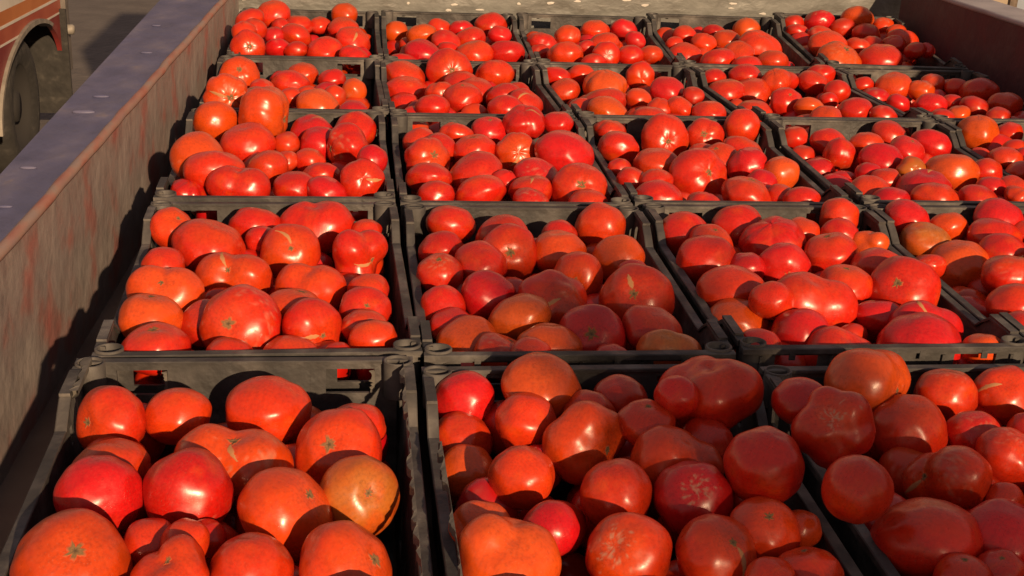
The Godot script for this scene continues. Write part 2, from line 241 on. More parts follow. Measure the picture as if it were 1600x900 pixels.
		[463, -20, -802, 42, 72, 1, 0, 7, 95, -30, 0, 33, "round red tomato, first from sunlit wall in fourth line of third row's second crate"],
		[549, -20, -833, 52, 72, 1, 0, 45, -88, -15, 0, 40, "round red tomato, second from sunlit wall in third line of third row's second crate"],
		[467, -20, -704, 35, 80, 1, 0, -11, 95, -29, 0, 28, "small round red tomato, first from sunlit wall in front line of third row's second crate"],
		[547, -20, -722, 47, 72, 1, 0, -22, 89, -39, 1, 38, "round red tomato, second from sunlit wall in front line of third row's second crate"],
		[660, -20, -816, 46, 74, 0, 0, 26, 92, 31, 0, 35, "round crimson tomato, third from sunlit wall in third line of third row's second crate"],
		[638, -20, -736, 39, 72, 1, 0, -14, 98, -14, 2, 31, "round red tomato, third from sunlit wall in fourth line of third row's second crate"],
		[726, -20, -736, 55, 82, 1, 1, -8, 57, 82, 1, 44, "ribbed red tomato, fourth from sunlit wall in fourth line of third row's second crate"],
		[596, -20, -783, 27, 94, 1, 1, -40, -88, -25, 0, 21, ""],
		[630, -20, -671, 35, 72, 1, 0, 28, 96, -8, 1, 28, "small round red tomato, third from sunlit wall in front line of third row's second crate"],
		[727, -20, -665, 35, 72, 1, 0, -9, 100, 3, 0, 28, "small round red tomato, fourth from sunlit wall in front line of third row's second crate"],
	],
	"third_c": [
		[865, -20, -1154, 38, 72, 1, 1, 13, 99, -12, 0, 25, "round red tomato, second from sunlit wall in rear line of third row's third crate"],
		[857, -20, -1029, 42, 80, 1, 0, -19, -98, 8, 0, 29, "round red tomato, first from sunlit wall in rear line of third row's third crate"],
		[969, -20, -1098, 54, 82, 1, 1, -5, 16, 99, 1, 37, "ribbed red tomato, third from sunlit wall in rear line of third row's third crate"],
		[1060, -20, -1123, 42, 82, 1, 1, -28, 43, 86, 1, 28, "ribbed red tomato, fourth from sunlit wall in rear line of third row's third crate"],
		[1151, -6, -1154, 41, 97, 2, 0, 26, -89, -37, 0, 27, "round orange-red tomato, fifth from sunlit wall in rear line of third row's third crate"],
		[908, -20, -906, 47, 72, 2, 0, -5, -100, 5, 0, 34, "round orange-red tomato, first from sunlit wall in second line of third row's third crate"],
		[969, -20, -832, 56, 82, 1, 1, 25, 47, 85, 1, 42, "ribbed red tomato, second from sunlit wall in third line of third row's third crate"],
		[1108, -20, -1005, 45, 72, 1, 0, 46, 88, -12, 0, 31, "round red tomato, fourth from sunlit wall in second line of third row's third crate"],
		[1084, -16, -897, 40, 85, 0, 1, 45, -88, 15, 0, 29, "ribbed crimson tomato, third from sunlit wall in third line of third row's third crate"],
		[1039, -18, -941, 41, 76, 2, 1, -33, 91, 25, 1, 29, "round orange-red tomato, third from sunlit wall in second line of third row's third crate"],
		[1140, -20, -860, 37, 96, 3, 0, 1, -100, -6, 0, 27, "round orange tomato, fourth from sunlit wall in third line of third row's third crate"],
		[838, -22, -811, 30, 84, 1, 0, 36, 93, -10, 0, 23, "small round red tomato, first from sunlit wall in fourth line of third row's third crate"],
		[877, -18, -785, 33, 82, 1, 1, -3, 94, -33, 0, 25, "small round red tomato, second from sunlit wall in fourth line of third row's third crate"],
		[860, -20, -695, 46, 72, 1, 0, 0, -100, 8, 0, 37, "round red tomato, first from sunlit wall in front line of third row's third crate"],
		[1029, -20, -721, 47, 72, 1, 1, 26, 97, 1, 1, 37, "ribbed red tomato, third from sunlit wall in front line of third row's third crate"],
		[1095, -24, -722, 29, 84, 1, 0, 22, 97, 11, 0, 23, "small round red tomato, fourth from sunlit wall in fourth line of third row's third crate"],
		[1119, -16, -682, 34, 72, 1, 0, 5, -98, 20, 0, 26, "small round red tomato, fourth from sunlit wall in front line of third row's third crate"],
		[933, -20, -655, 35, 72, 1, 1, -30, -95, 11, 0, 28, "small round red tomato, second from sunlit wall in front line of third row's third crate"],
		[834, -26, -901, 24, 85, 1, 1, -2, -99, -13, 0, 18, ""],
		[1023, -26, -995, 32, 84, 1, 0, 2, 99, 14, 0, 23, "small round red tomato, second from sunlit wall in second line of third row's third crate"],
		[1082, -20, -796, 30, 84, 0, 0, -10, -98, -18, 0, 23, "small round crimson tomato, third from sunlit wall in fourth line of third row's third crate"],
	],
	"third_d": [
		[1257, -20, -1123, 30, 87, 1, 0, -13, 99, 2, 0, 20, ""],
		[1321, -20, -1088, 41, 72, 1, 0, -14, -99, -3, 0, 27, "round red tomato, second from sunlit wall in rear line of third row's fourth crate"],
		[1312, -20, -1001, 34, 97, 1, 1, 9, -98, 19, 0, 24, "small round red tomato, third from sunlit wall in second line of third row's fourth crate"],
		[1401, -20, -1084, 38, 72, 2, 0, -6, 99, -15, 0, 25, "round orange-red tomato, third from sunlit wall in rear line of third row's fourth crate"],
		[1482, -20, -1152, 42, 72, 1, 0, -33, -90, -29, 0, 27, "round red tomato, fourth from sunlit wall in rear line of third row's fourth crate"],
		[1548, -20, -1088, 47, 72, 0, 0, 30, 95, -4, 1, 31, "round crimson tomato, fifth from sunlit wall in rear line of third row's fourth crate"],
		[1466, -20, -1027, 39, 78, 0, 0, 24, 93, 26, 1, 26, "round crimson tomato, fourth from sunlit wall in second line of third row's fourth crate"],
		[1383, -20, -958, 47, 72, 0, 0, -12, -98, -17, 0, 33, "round crimson tomato, second from sunlit wall in third line of third row's fourth crate"],
		[1414, -20, -882, 30, 82, 4, 1, -11, 56, 82, 1, 22, ""],
		[1488, -20, -868, 57, 72, 3, 0, 1, 93, -36, 1, 41, "round orange tomato, fourth from sunlit wall in fourth line of third row's fourth crate"],
		[1567, -20, -879, 33, 90, 1, 0, 17, 95, -27, 0, 24, "small round red tomato, fourth from sunlit wall in third line of third row's fourth crate"],
		[1321, -20, -871, 27, 75, 0, 0, 5, -99, 16, 0, 20, ""],
		[1337, -20, -826, 32, 72, 1, 0, -10, 100, -2, 0, 24, "small round red tomato, third from sunlit wall in fourth line of third row's fourth crate"],
		[1288, -47, -906, 29, 72, 0, 0, -5, 98, -20, 0, 21, ""],
		[1389, -22, -766, 52, 72, 0, 0, -2, 99, 10, 2, 39, "round crimson tomato, second from sunlit wall in fifth line of third row's fourth crate"],
		[1377, -18, -697, 47, 72, 2, 0, 15, 98, -16, 0, 36, "round orange-red tomato, second from sunlit wall in front line of third row's fourth crate"],
		[1273, -20, -747, 40, 72, 1, 0, -12, 93, 33, 0, 30, "round red tomato, first from sunlit wall in fifth line of third row's fourth crate"],
		[1289, -20, -692, 37, 72, 0, 0, 10, -93, 36, 0, 28, "round crimson tomato, first from sunlit wall in front line of third row's fourth crate"],
		[1465, -20, -703, 37, 72, 1, 0, -15, -98, -13, 0, 28, "round red tomato, third from sunlit wall in front line of third row's fourth crate"],
		[1567, -20, -770, 32, 74, 1, 0, -4, 94, 33, 0, 24, "small round red tomato, fourth from sunlit wall in fifth line of third row's fourth crate"],
		[1551, -20, -714, 30, 72, 2, 1, 41, 91, 9, 0, 23, "small round orange-red tomato, fourth from sunlit wall in front line of third row's fourth crate"],
		[1251, -38, -1048, 28, 80, 1, 0, -15, 97, 20, 0, 19, ""],
		[1261, -52, -984, 40, 74, 0, 0, -24, 95, -19, 2, 27, "round crimson tomato, second from sunlit wall in second line of third row's fourth crate"],
		[1262, -53, -868, 42, 72, 0, 0, 32, 93, -19, 0, 30, "round crimson tomato, first from sunlit wall in fourth line of third row's fourth crate"],
		[1527, -20, -776, 31, 73, 0, 0, 14, 99, -9, 0, 23, "small round crimson tomato, third from sunlit wall in fifth line of third row's fourth crate"],
	],
	"third_e": [
		[1693, -18, -1172, 47, 89, 3, 1, -14, 99, 6, 0, 30, "ribbed orange tomato, second from sunlit wall in rear line of third row's fifth crate"],
		[1769, -20, -1180, 33, 82, 1, 0, 39, -91, 10, 0, 21, ""],
		[1649, -39, -1066, 26, 77, 1, 1, -4, 100, -7, 0, 17, ""],
		[1658, -20, -976, 36, 72, 2, 0, -2, -98, 18, 0, 24, "small round orange-red tomato, second from sunlit wall in front line of third row's fifth crate"],
		[1717, -20, -1053, 28, 80, 2, 0, 36, -92, 17, 0, 19, ""],
		[1653, -26, -902, 32, 73, 1, 0, -35, 93, -15, 0, 23, "small round red tomato, first from sunlit wall in front line of third row's fifth crate"],
		[1711, -20, -994, 25, 84, 1, 1, -16, -97, -15, 0, 17, ""],
	],
	"fourth_a": [
		[66, -31, -1673, 50, 82, 3, 1, 6, 59, 81, 1, 29, "ribbed orange tomato, first from sunlit wall in rear line of fourth row's first crate"],
		[69, 13, -1276, 51, 82, 2, 1, 29, 13, 95, 3, 34, "ribbed orange-red tomato, first from sunlit wall in front line of fourth row's first crate"],
		[216, -31, -1696, 39, 79, 2, 0, 0, 99, 13, 0, 23, "round orange-red tomato, third from sunlit wall in rear line of fourth row's first crate"],
		[191, -28, -1575, 46, 72, 1, 0, -14, -95, 28, 0, 27, "round red tomato, second from sunlit wall in rear line of fourth row's first crate"],
		[286, -30, -1640, 34, 81, 1, 1, 7, -100, -4, 0, 20, ""],
		[336, -27, -1518, 30, 97, 3, 0, 7, -100, -6, 0, 18, ""],
		[196, -25, -1435, 27, 84, 2, 0, 1, -98, 18, 0, 17, ""],
		[256, -23, -1359, 49, 72, 3, 0, 23, 97, 12, 0, 31, "round orange tomato, third from sunlit wall in front line of fourth row's first crate"],
		[292, -26, -1458, 26, 97, 2, 0, -2, -100, 7, 0, 16, ""],
		[130, -27, -1514, 32, 75, 1, 0, 29, 95, 10, 0, 20, ""],
		[118, -24, -1398, 41, 72, 1, 0, -28, 96, -7, 1, 26, "round red tomato, second from sunlit wall in front line of fourth row's first crate"],
		[332, -21, -1280, 34, 72, 0, 0, 5, 88, 47, 0, 23, "small round crimson tomato, fourth from sunlit wall in front line of fourth row's first crate"],
		[230, -26, -1461, 29, 78, 2, 0, -19, 96, -20, 0, 18, ""],
	],
	"fourth_b": [
		[463, -34, -1713, 55, 72, 1, 0, 29, 94, 17, 0, 31, "round red tomato, second from sunlit wall in rear line of fourth row's second crate"],
		[574, -25, -1731, 60, 82, 1, 1, 6, 31, 95, 1, 34, "big ribbed red tomato, third from sunlit wall in rear line of fourth row's second crate"],
		[688, -31, -1739, 52, 72, 2, 1, 15, -95, 26, 0, 29, "ribbed orange-red tomato, fifth from sunlit wall in rear line of fourth row's second crate"],
		[464, -56, -1638, 55, 72, 1, 0, 17, 98, 7, 0, 32, "round red tomato, first from sunlit wall in rear line of fourth row's second crate"],
		[452, -72, -1573, 42, 72, 1, 0, 24, -97, -7, 0, 24, "round red tomato, first from sunlit wall in second line of fourth row's second crate"],
		[508, -24, -1363, 40, 72, 1, 0, 12, -99, 10, 0, 25, "round red tomato, first from sunlit wall in front line of fourth row's second crate"],
		[584, -26, -1464, 46, 75, 1, 0, -9, 98, 19, 1, 28, "round red tomato, second from sunlit wall in front line of fourth row's second crate"],
		[535, -27, -1509, 38, 73, 1, 1, -12, 95, -29, 0, 23, "round red tomato, second from sunlit wall in second line of fourth row's second crate"],
		[618, -28, -1534, 46, 72, 1, 0, -8, 99, 14, 0, 27, "round red tomato, third from sunlit wall in second line of fourth row's second crate"],
		[669, -24, -1359, 43, 72, 1, 0, 8, -100, 5, 0, 27, "round red tomato, third from sunlit wall in front line of fourth row's second crate"],
		[679, -26, -1473, 44, 72, 1, 0, 25, -94, 25, 0, 26, "round red tomato, fourth from sunlit wall in second line of fourth row's second crate"],
		[722, -25, -1408, 43, 72, 1, 0, 38, 89, 25, 2, 26, "round red tomato, fourth from sunlit wall in front line of fourth row's second crate"],
		[718, -28, -1532, 32, 73, 1, 0, 25, -95, -20, 0, 19, ""],
		[596, -30, -1628, 46, 72, 1, 0, 3, 100, -4, 0, 26, "round red tomato, fourth from sunlit wall in rear line of fourth row's second crate"],
	],
	"fourth_c": [
		[847, -34, -1734, 39, 72, 1, 0, -28, -96, 4, 0, 22, ""],
		[914, -33, -1760, 38, 76, 1, 0, 5, 97, -22, 0, 21, ""],
		[949, -30, -1631, 55, 72, 3, 1, -3, 100, -4, 0, 31, "round orange tomato, first from sunlit wall in second line of fourth row's third crate"],
		[851, -48, -1645, 41, 72, 2, 0, -31, 94, 11, 0, 24, "round orange-red tomato, second from sunlit wall in rear line of fourth row's third crate"],
		[1066, -33, -1759, 40, 82, 1, 1, -12, 1, 99, 1, 22, ""],
		[1095, -29, -1592, 43, 72, 0, 0, 0, 96, 28, 0, 24, "round crimson tomato, third from sunlit wall in second line of fourth row's third crate"],
		[1145, -27, -1530, 27, 75, 1, 0, -1, 97, 26, 0, 16, ""],
		[900, -25, -1410, 57, 72, 1, 0, -19, 90, -38, 0, 35, "big round red tomato, second from sunlit wall in third line of fourth row's third crate"],
		[1001, -27, -1490, 33, 75, 2, 0, 14, 97, 19, 0, 20, ""],
		[845, -28, -1383, 32, 72, 1, 0, -20, 88, 42, 0, 20, ""],
		[896, -23, -1330, 50, 72, 3, 0, -46, -89, 1, 0, 31, "round orange tomato, first from sunlit wall in front line of fourth row's third crate"],
		[1076, -24, -1380, 37, 72, 2, 1, 47, 88, -9, 0, 23, "round orange-red tomato, fourth from sunlit wall in third line of fourth row's third crate"],
		[1132, -23, -1341, 40, 72, 1, 0, 0, 100, 5, 0, 24, "round red tomato, third from sunlit wall in front line of fourth row's third crate"],
		[974, -22, -1263, 47, 72, 1, 0, 2, 97, -24, 0, 30, "round red tomato, second from sunlit wall in front line of fourth row's third crate"],
		[1026, -24, -1381, 31, 73, 1, 1, -5, 90, 43, 0, 19, ""],
	],
	"fourth_d": [
		[1259, -33, -1760, 35, 73, 1, 0, 12, -99, 4, 0, 19, ""],
		[1345, -27, -1763, 44, 72, 1, 0, 0, -99, 13, 0, 24, "round red tomato, second from sunlit wall in rear line of fourth row's fourth crate"],
		[1268, -52, -1670, 53, 72, 1, 0, -15, 99, -8, 2, 29, "round red tomato, first from sunlit wall in second line of fourth row's fourth crate"],
		[1335, -58, -1687, 58, 72, 2, 0, -34, 94, -9, 0, 32, "big round orange-red tomato, second from sunlit wall in second line of fourth row's fourth crate"],
		[1403, -23, -1690, 41, 73, 2, 1, -36, 91, 23, 0, 23, "round orange-red tomato, third from sunlit wall in second line of fourth row's fourth crate"],
		[1358, -26, -1475, 40, 82, 1, 1, 2, 77, 64, 1, 24, "ribbed red tomato, second from sunlit wall in third line of fourth row's fourth crate"],
		[1515, -32, -1726, 42, 73, 1, 0, 17, 98, 12, 0, 23, "round red tomato, fourth from sunlit wall in second line of fourth row's fourth crate"],
		[1553, -23, -1773, 41, 72, 1, 0, 8, -98, 18, 0, 22, ""],
		[1539, -29, -1616, 35, 81, 1, 0, 23, -97, 1, 0, 20, ""],
		[1393, -25, -1414, 36, 72, 3, 0, -17, -90, 40, 0, 22, ""],
		[1497, -24, -1394, 43, 72, 1, 0, 18, -98, 9, 0, 25, "round red tomato, third from sunlit wall in front line of fourth row's fourth crate"],
		[1548, -23, -1347, 33, 72, 1, 0, -22, -97, 8, 0, 20, ""],
		[1476, -27, -1505, 24, 88, 1, 0, 13, 96, -23, 0, 14, ""],
		[1269, -46, -1440, 46, 72, 1, 0, -2, 98, -19, 2, 27, "round red tomato, first from sunlit wall in third line of fourth row's fourth crate"],
		[1391, -22, -1298, 38, 72, 1, 0, -26, 91, 33, 0, 24, "round red tomato, first from sunlit wall in front line of fourth row's fourth crate"],
		[1443, -31, -1738, 38, 72, 1, 0, 12, 99, -8, 0, 21, ""],
	],
	"fourth_e": [
		[1645, -35, -1714, 31, 77, 1, 0, -14, 94, -32, 0, 17, ""],
		[1654, -52, -1650, 39, 72, 0, 0, -13, 99, -5, 0, 22, ""],
		[1717, -31, -1689, 49, 72, 2, 0, -34, 94, 9, 0, 26, "round orange-red tomato, second from sunlit wall in rear line of fourth row's fifth crate"],
		[1775, -30, -1651, 36, 75, 3, 1, 1, 100, -9, 0, 20, ""],
		[1848, -32, -1739, 34, 78, 2, 0, -5, 99, 9, 0, 18, ""],
		[1722, -26, -1471, 42, 72, 0, 0, 2, 99, -14, 0, 24, "round crimson tomato, second from sunlit wall in third line of fourth row's fifth crate"],
		[1892, -31, -1694, 33, 78, 1, 0, -6, 99, -15, 0, 18, ""],
		[1927, -29, -1636, 50, 72, 2, 0, 15, -94, 30, 0, 27, "round orange-red tomato, fourth from sunlit wall in second line of fourth row's fifth crate"],
		[1920, -26, -1488, 45, 72, 2, 1, -1, 98, -21, 0, 25, "round orange-red tomato, fourth from sunlit wall in third line of fourth row's fifth crate"],
		[1793, -26, -1507, 26, 81, 1, 0, 0, 100, -6, 0, 15, ""],
		[1683, -22, -1328, 31, 72, 1, 1, -12, -97, 21, 0, 19, ""],
		[1745, -23, -1375, 28, 72, 3, 0, -30, 95, -5, 0, 17, ""],
		[1823, -25, -1452, 37, 72, 1, 0, 25, 97, -2, 0, 22, ""],
		[1650, -29, -1500, 31, 72, 0, 0, -32, -95, 1, 0, 18, ""],
		[1836, -23, -1356, 30, 72, 1, 0, -19, 97, 14, 0, 18, ""],
	],
	"fifth_a": [
		[115, -2, -2353, 52, 77, 1, 0, -24, 95, 19, 0, 25, "round red tomato, first from sunlit wall in rear line of fifth row's first crate"],
		[70, 39, -2021, 41, 77, 1, 0, -39, 91, -16, 0, 22, ""],
		[84, 25, -1971, 35, 80, 1, 0, 12, 99, 4, 0, 19, ""],
		[318, 1, -2364, 41, 81, 2, 0, -9, 99, 8, 0, 20, ""],
		[62, 26, -1926, 33, 85, 2, 1, 11, -91, -41, 0, 18, ""],
		[191, -20, -2286, 42, 72, 1, 0, 14, 99, -5, 0, 21, ""],
		[186, -24, -2154, 44, 73, 1, 0, 36, 92, -15, 0, 23, "round red tomato, second from sunlit wall in second line of fifth row's first crate"],
		[249, -20, -2294, 33, 75, 1, 0, -10, 99, 14, 0, 16, ""],
		[317, -21, -2246, 48, 72, 1, 0, 7, 98, 16, 0, 24, "round red tomato, third from sunlit wall in second line of fifth row's first crate"],
		[339, -25, -2101, 51, 72, 1, 0, 30, 92, 26, 2, 26, "round red tomato, fourth from sunlit wall in second line of fifth row's first crate"],
		[74, -5, -1879, 46, 82, 1, 1, 16, 29, 94, 1, 25, "ribbed red tomato, second from sunlit wall in front line of fifth row's first crate"],
		[142, -29, -1999, 37, 72, 0, 0, 4, -95, 29, 0, 20, ""],
		[263, -29, -1975, 51, 72, 1, 1, 34, -91, -22, 0, 27, "round red tomato, fourth from sunlit wall in third line of fifth row's first crate"],
		[191, -29, -1978, 34, 72, 1, 0, 22, -94, 24, 0, 18, ""],
		[342, -31, -1900, 43, 72, 1, 1, -45, -89, -8, 0, 24, "round red tomato, fourth from sunlit wall in front line of fifth row's first crate"],
		[126, -24, -2147, 31, 83, 0, 1, -18, 97, 16, 0, 16, ""],
		[141, -20, -2271, 29, 80, 1, 0, -13, -99, 5, 0, 14, ""],
	],
	"fifth_b": [
		[466, -37, -2305, 37, 97, 3, 0, -23, -97, 0, 0, 18, ""],
		[532, -19, -2180, 45, 73, 3, 0, -24, 95, -21, 0, 23, "round orange tomato, first from sunlit wall in second line of fifth row's second crate"],
		[589, -15, -2266, 37, 78, 1, 0, 31, 95, 7, 0, 18, ""],
		[743, -10, -2326, 49, 72, 1, 0, 13, -99, -7, 0, 24, "round red tomato, fifth from sunlit wall in rear line of fifth row's second crate"],
		[756, -18, -2203, 36, 72, 0, 0, 9, 98, 15, 0, 18, ""],
		[649, -16, -2256, 39, 73, 0, 0, -19, 91, -38, 0, 19, ""],
		[666, -20, -2143, 47, 72, 1, 0, -24, 96, -17, 0, 24, "round red tomato, fourth from sunlit wall in second line of fifth row's second crate"],
		[523, -28, -1945, 55, 72, 0, 0, -38, -92, -4, 0, 29, "round crimson tomato, second from sunlit wall in front line of fifth row's second crate"],
		[659, -28, -1962, 54, 72, 2, 0, -16, 99, -1, 0, 28, "round orange-red tomato, third from sunlit wall in front line of fifth row's second crate"],
		[747, -27, -1982, 52, 72, 0, 0, -8, 96, -25, 1, 27, "round crimson tomato, fourth from sunlit wall in front line of fifth row's second crate"],
		[462, -78, -2268, 33, 83, 1, 0, 3, -99, -11, 0, 16, ""],
		[594, -22, -2095, 43, 72, 1, 0, -26, -91, -32, 0, 22, ""],
		[463, -36, -1868, 40, 72, 1, 0, 4, 94, -35, 0, 22, ""],
		[595, -26, -1999, 34, 72, 1, 0, -33, -89, 31, 0, 18, ""],
	],
	"fifth_c": [
		[872, -31, -2147, 47, 72, 1, 1, 32, 92, -21, 0, 24, "round red tomato, first from sunlit wall in rear line of fifth row's third crate"],
		[953, -17, -2212, 39, 80, 2, 0, -18, 97, 19, 0, 19, ""],
		[908, -27, -1981, 53, 72, 2, 1, -14, 94, -30, 0, 27, "round orange-red tomato, first from sunlit wall in front line of fifth row's third crate"],
		[1045, -13, -2285, 45, 72, 2, 0, -6, 100, 5, 0, 22, "round orange-red tomato, third from sunlit wall in rear line of fifth row's third crate"],
		[1038, -21, -2110, 49, 72, 2, 0, -28, 92, -27, 0, 24, "round orange-red tomato, third from sunlit wall in second line of fifth row's third crate"],
		[1135, -12, -2302, 42, 75, 0, 0, 23, 93, -28, 0, 20, ""],
		[1144, -18, -2175, 31, 81, 0, 0, -36, -91, -19, 0, 15, ""],
		[1021, -26, -1985, 40, 82, 1, 1, -11, 29, 95, 1, 21, ""],
		[1091, -26, -1996, 39, 72, 1, 0, 5, -99, -15, 0, 20, ""],
		[1152, -25, -2012, 35, 72, 2, 0, 2, 100, -6, 0, 18, ""],
		[969, -30, -1895, 36, 72, 1, 0, -16, 90, -41, 0, 19, ""],
		[855, -46, -2092, 32, 83, 1, 1, -10, 91, -41, 0, 16, ""],
		[982, -23, -2070, 26, 87, 1, 0, 31, -90, 30, 0, 13, ""],
	],
	"fifth_d": [
		[1267, -36, -2323, 36, 84, 1, 0, -8, 95, 30, 0, 17, ""],
		[1304, -12, -2242, 37, 78, 1, 0, -4, 99, 11, 0, 18, ""],
		[1339, -17, -2147, 39, 73, 2, 1, 24, 94, 23, 0, 19, ""],
		[1401, -10, -2266, 38, 72, 1, 0, -22, -93, 28, 0, 18, ""],
		[1417, -15, -2188, 43, 72, 2, 0, -3, 99, 16, 0, 21, ""],
		[1522, -8, -2342, 43, 81, 3, 1, -17, 98, -5, 0, 20, ""],
		[1487, -19, -2099, 65, 72, 2, 1, 18, 95, 26, 0, 32, "big round orange-red tomato, fourth from sunlit wall in second line of fifth row's fourth crate"],
		[1269, -42, -2081, 51, 72, 1, 0, 8, 95, 30, 0, 25, "round red tomato, second from sunlit wall in second line of fifth row's fourth crate"],
		[1324, -28, -1951, 51, 72, 1, 0, -21, 94, -28, 0, 26, "round red tomato, first from sunlit wall in front line of fifth row's fourth crate"],
		[1402, -23, -2027, 47, 72, 1, 0, -25, 91, 33, 0, 24, "round red tomato, third from sunlit wall in front line of fifth row's fourth crate"],
		[1482, -27, -1957, 46, 72, 2, 0, -6, 97, -24, 0, 24, "round orange-red tomato, fourth from sunlit wall in front line of fifth row's fourth crate"],
		[1390, -31, -1898, 44, 72, 1, 0, -1, 97, -25, 0, 23, "round red tomato, second from sunlit wall in front line of fifth row's fourth crate"],
		[1248, -18, -2132, 27, 78, 1, 0, -14, 97, 19, 0, 13, ""],
	],
	"fifth_e": [
		[1692, 0, -2414, 35, 83, 1, 0, -7, 97, -22, 0, 16, ""],
		[1772, 11, -2406, 50, 72, 0, 0, -22, 93, -31, 0, 23, "round crimson tomato, second from sunlit wall in rear line of fifth row's fifth crate"],
		[1890, 23, -2398, 52, 74, 3, 1, 12, 89, -43, 0, 24, "round orange tomato, third from sunlit wall in rear line of fifth row's fifth crate"],
		[1678, -13, -2325, 39, 72, 1, 1, 25, 93, -28, 0, 18, ""],
		[1677, -30, -2271, 40, 72, 1, 0, -1, -96, -29, 0, 19, ""],
		[1834, -3, -2370, 45, 72, 1, 0, -27, 91, -31, 0, 21, ""],
		[1730, -9, -2263, 42, 72, 1, 0, 18, 97, 18, 0, 20, ""],
		[1707, -16, -2145, 57, 72, 2, 0, 10, -95, -29, 0, 27, "round orange-red tomato, first from sunlit wall in fourth line of fifth row's fifth crate"],
		[1885, -6, -2300, 45, 72, 1, 0, -12, -99, 6, 0, 21, ""],
		[1981, 2, -2404, 36, 72, 2, 0, 0, 96, 29, 0, 16, ""],
		[1797, -16, -2142, 39, 72, 2, 1, 7, 100, -2, 0, 19, ""],
		[1686, -29, -1991, 66, 72, 3, 1, 23, 88, 41, 1, 33, "big ribbed orange tomato, first from sunlit wall in front line of fifth row's fifth crate"],
		[1808, -25, -2002, 64, 72, 1, 0, -12, 99, 11, 2, 32, "big round red tomato, second from sunlit wall in front line of fifth row's fifth crate"],
		[1989, -1, -2322, 31, 80, 2, 0, -14, 99, 8, 0, 14, ""],
		[1965, -10, -2219, 50, 72, 2, 1, 13, 99, 4, 0, 24, "round orange-red tomato, fourth from sunlit wall in third line of fifth row's fifth crate"],
		[1942, -9, -2072, 33, 75, 1, 0, -31, 94, -10, 0, 16, ""],
		[1981, -10, -2082, 25, 86, 1, 0, -30, -90, -32, 0, 12, ""],
		[1668, -50, -2196, 36, 72, 1, 1, -11, 99, -6, 0, 17, ""],
		[1920, -14, -2178, 38, 72, 1, 1, -35, 92, 18, 0, 18, ""],
		[1856, -14, -2181, 34, 75, 1, 0, -6, 100, -6, 0, 16, ""],
	],
}
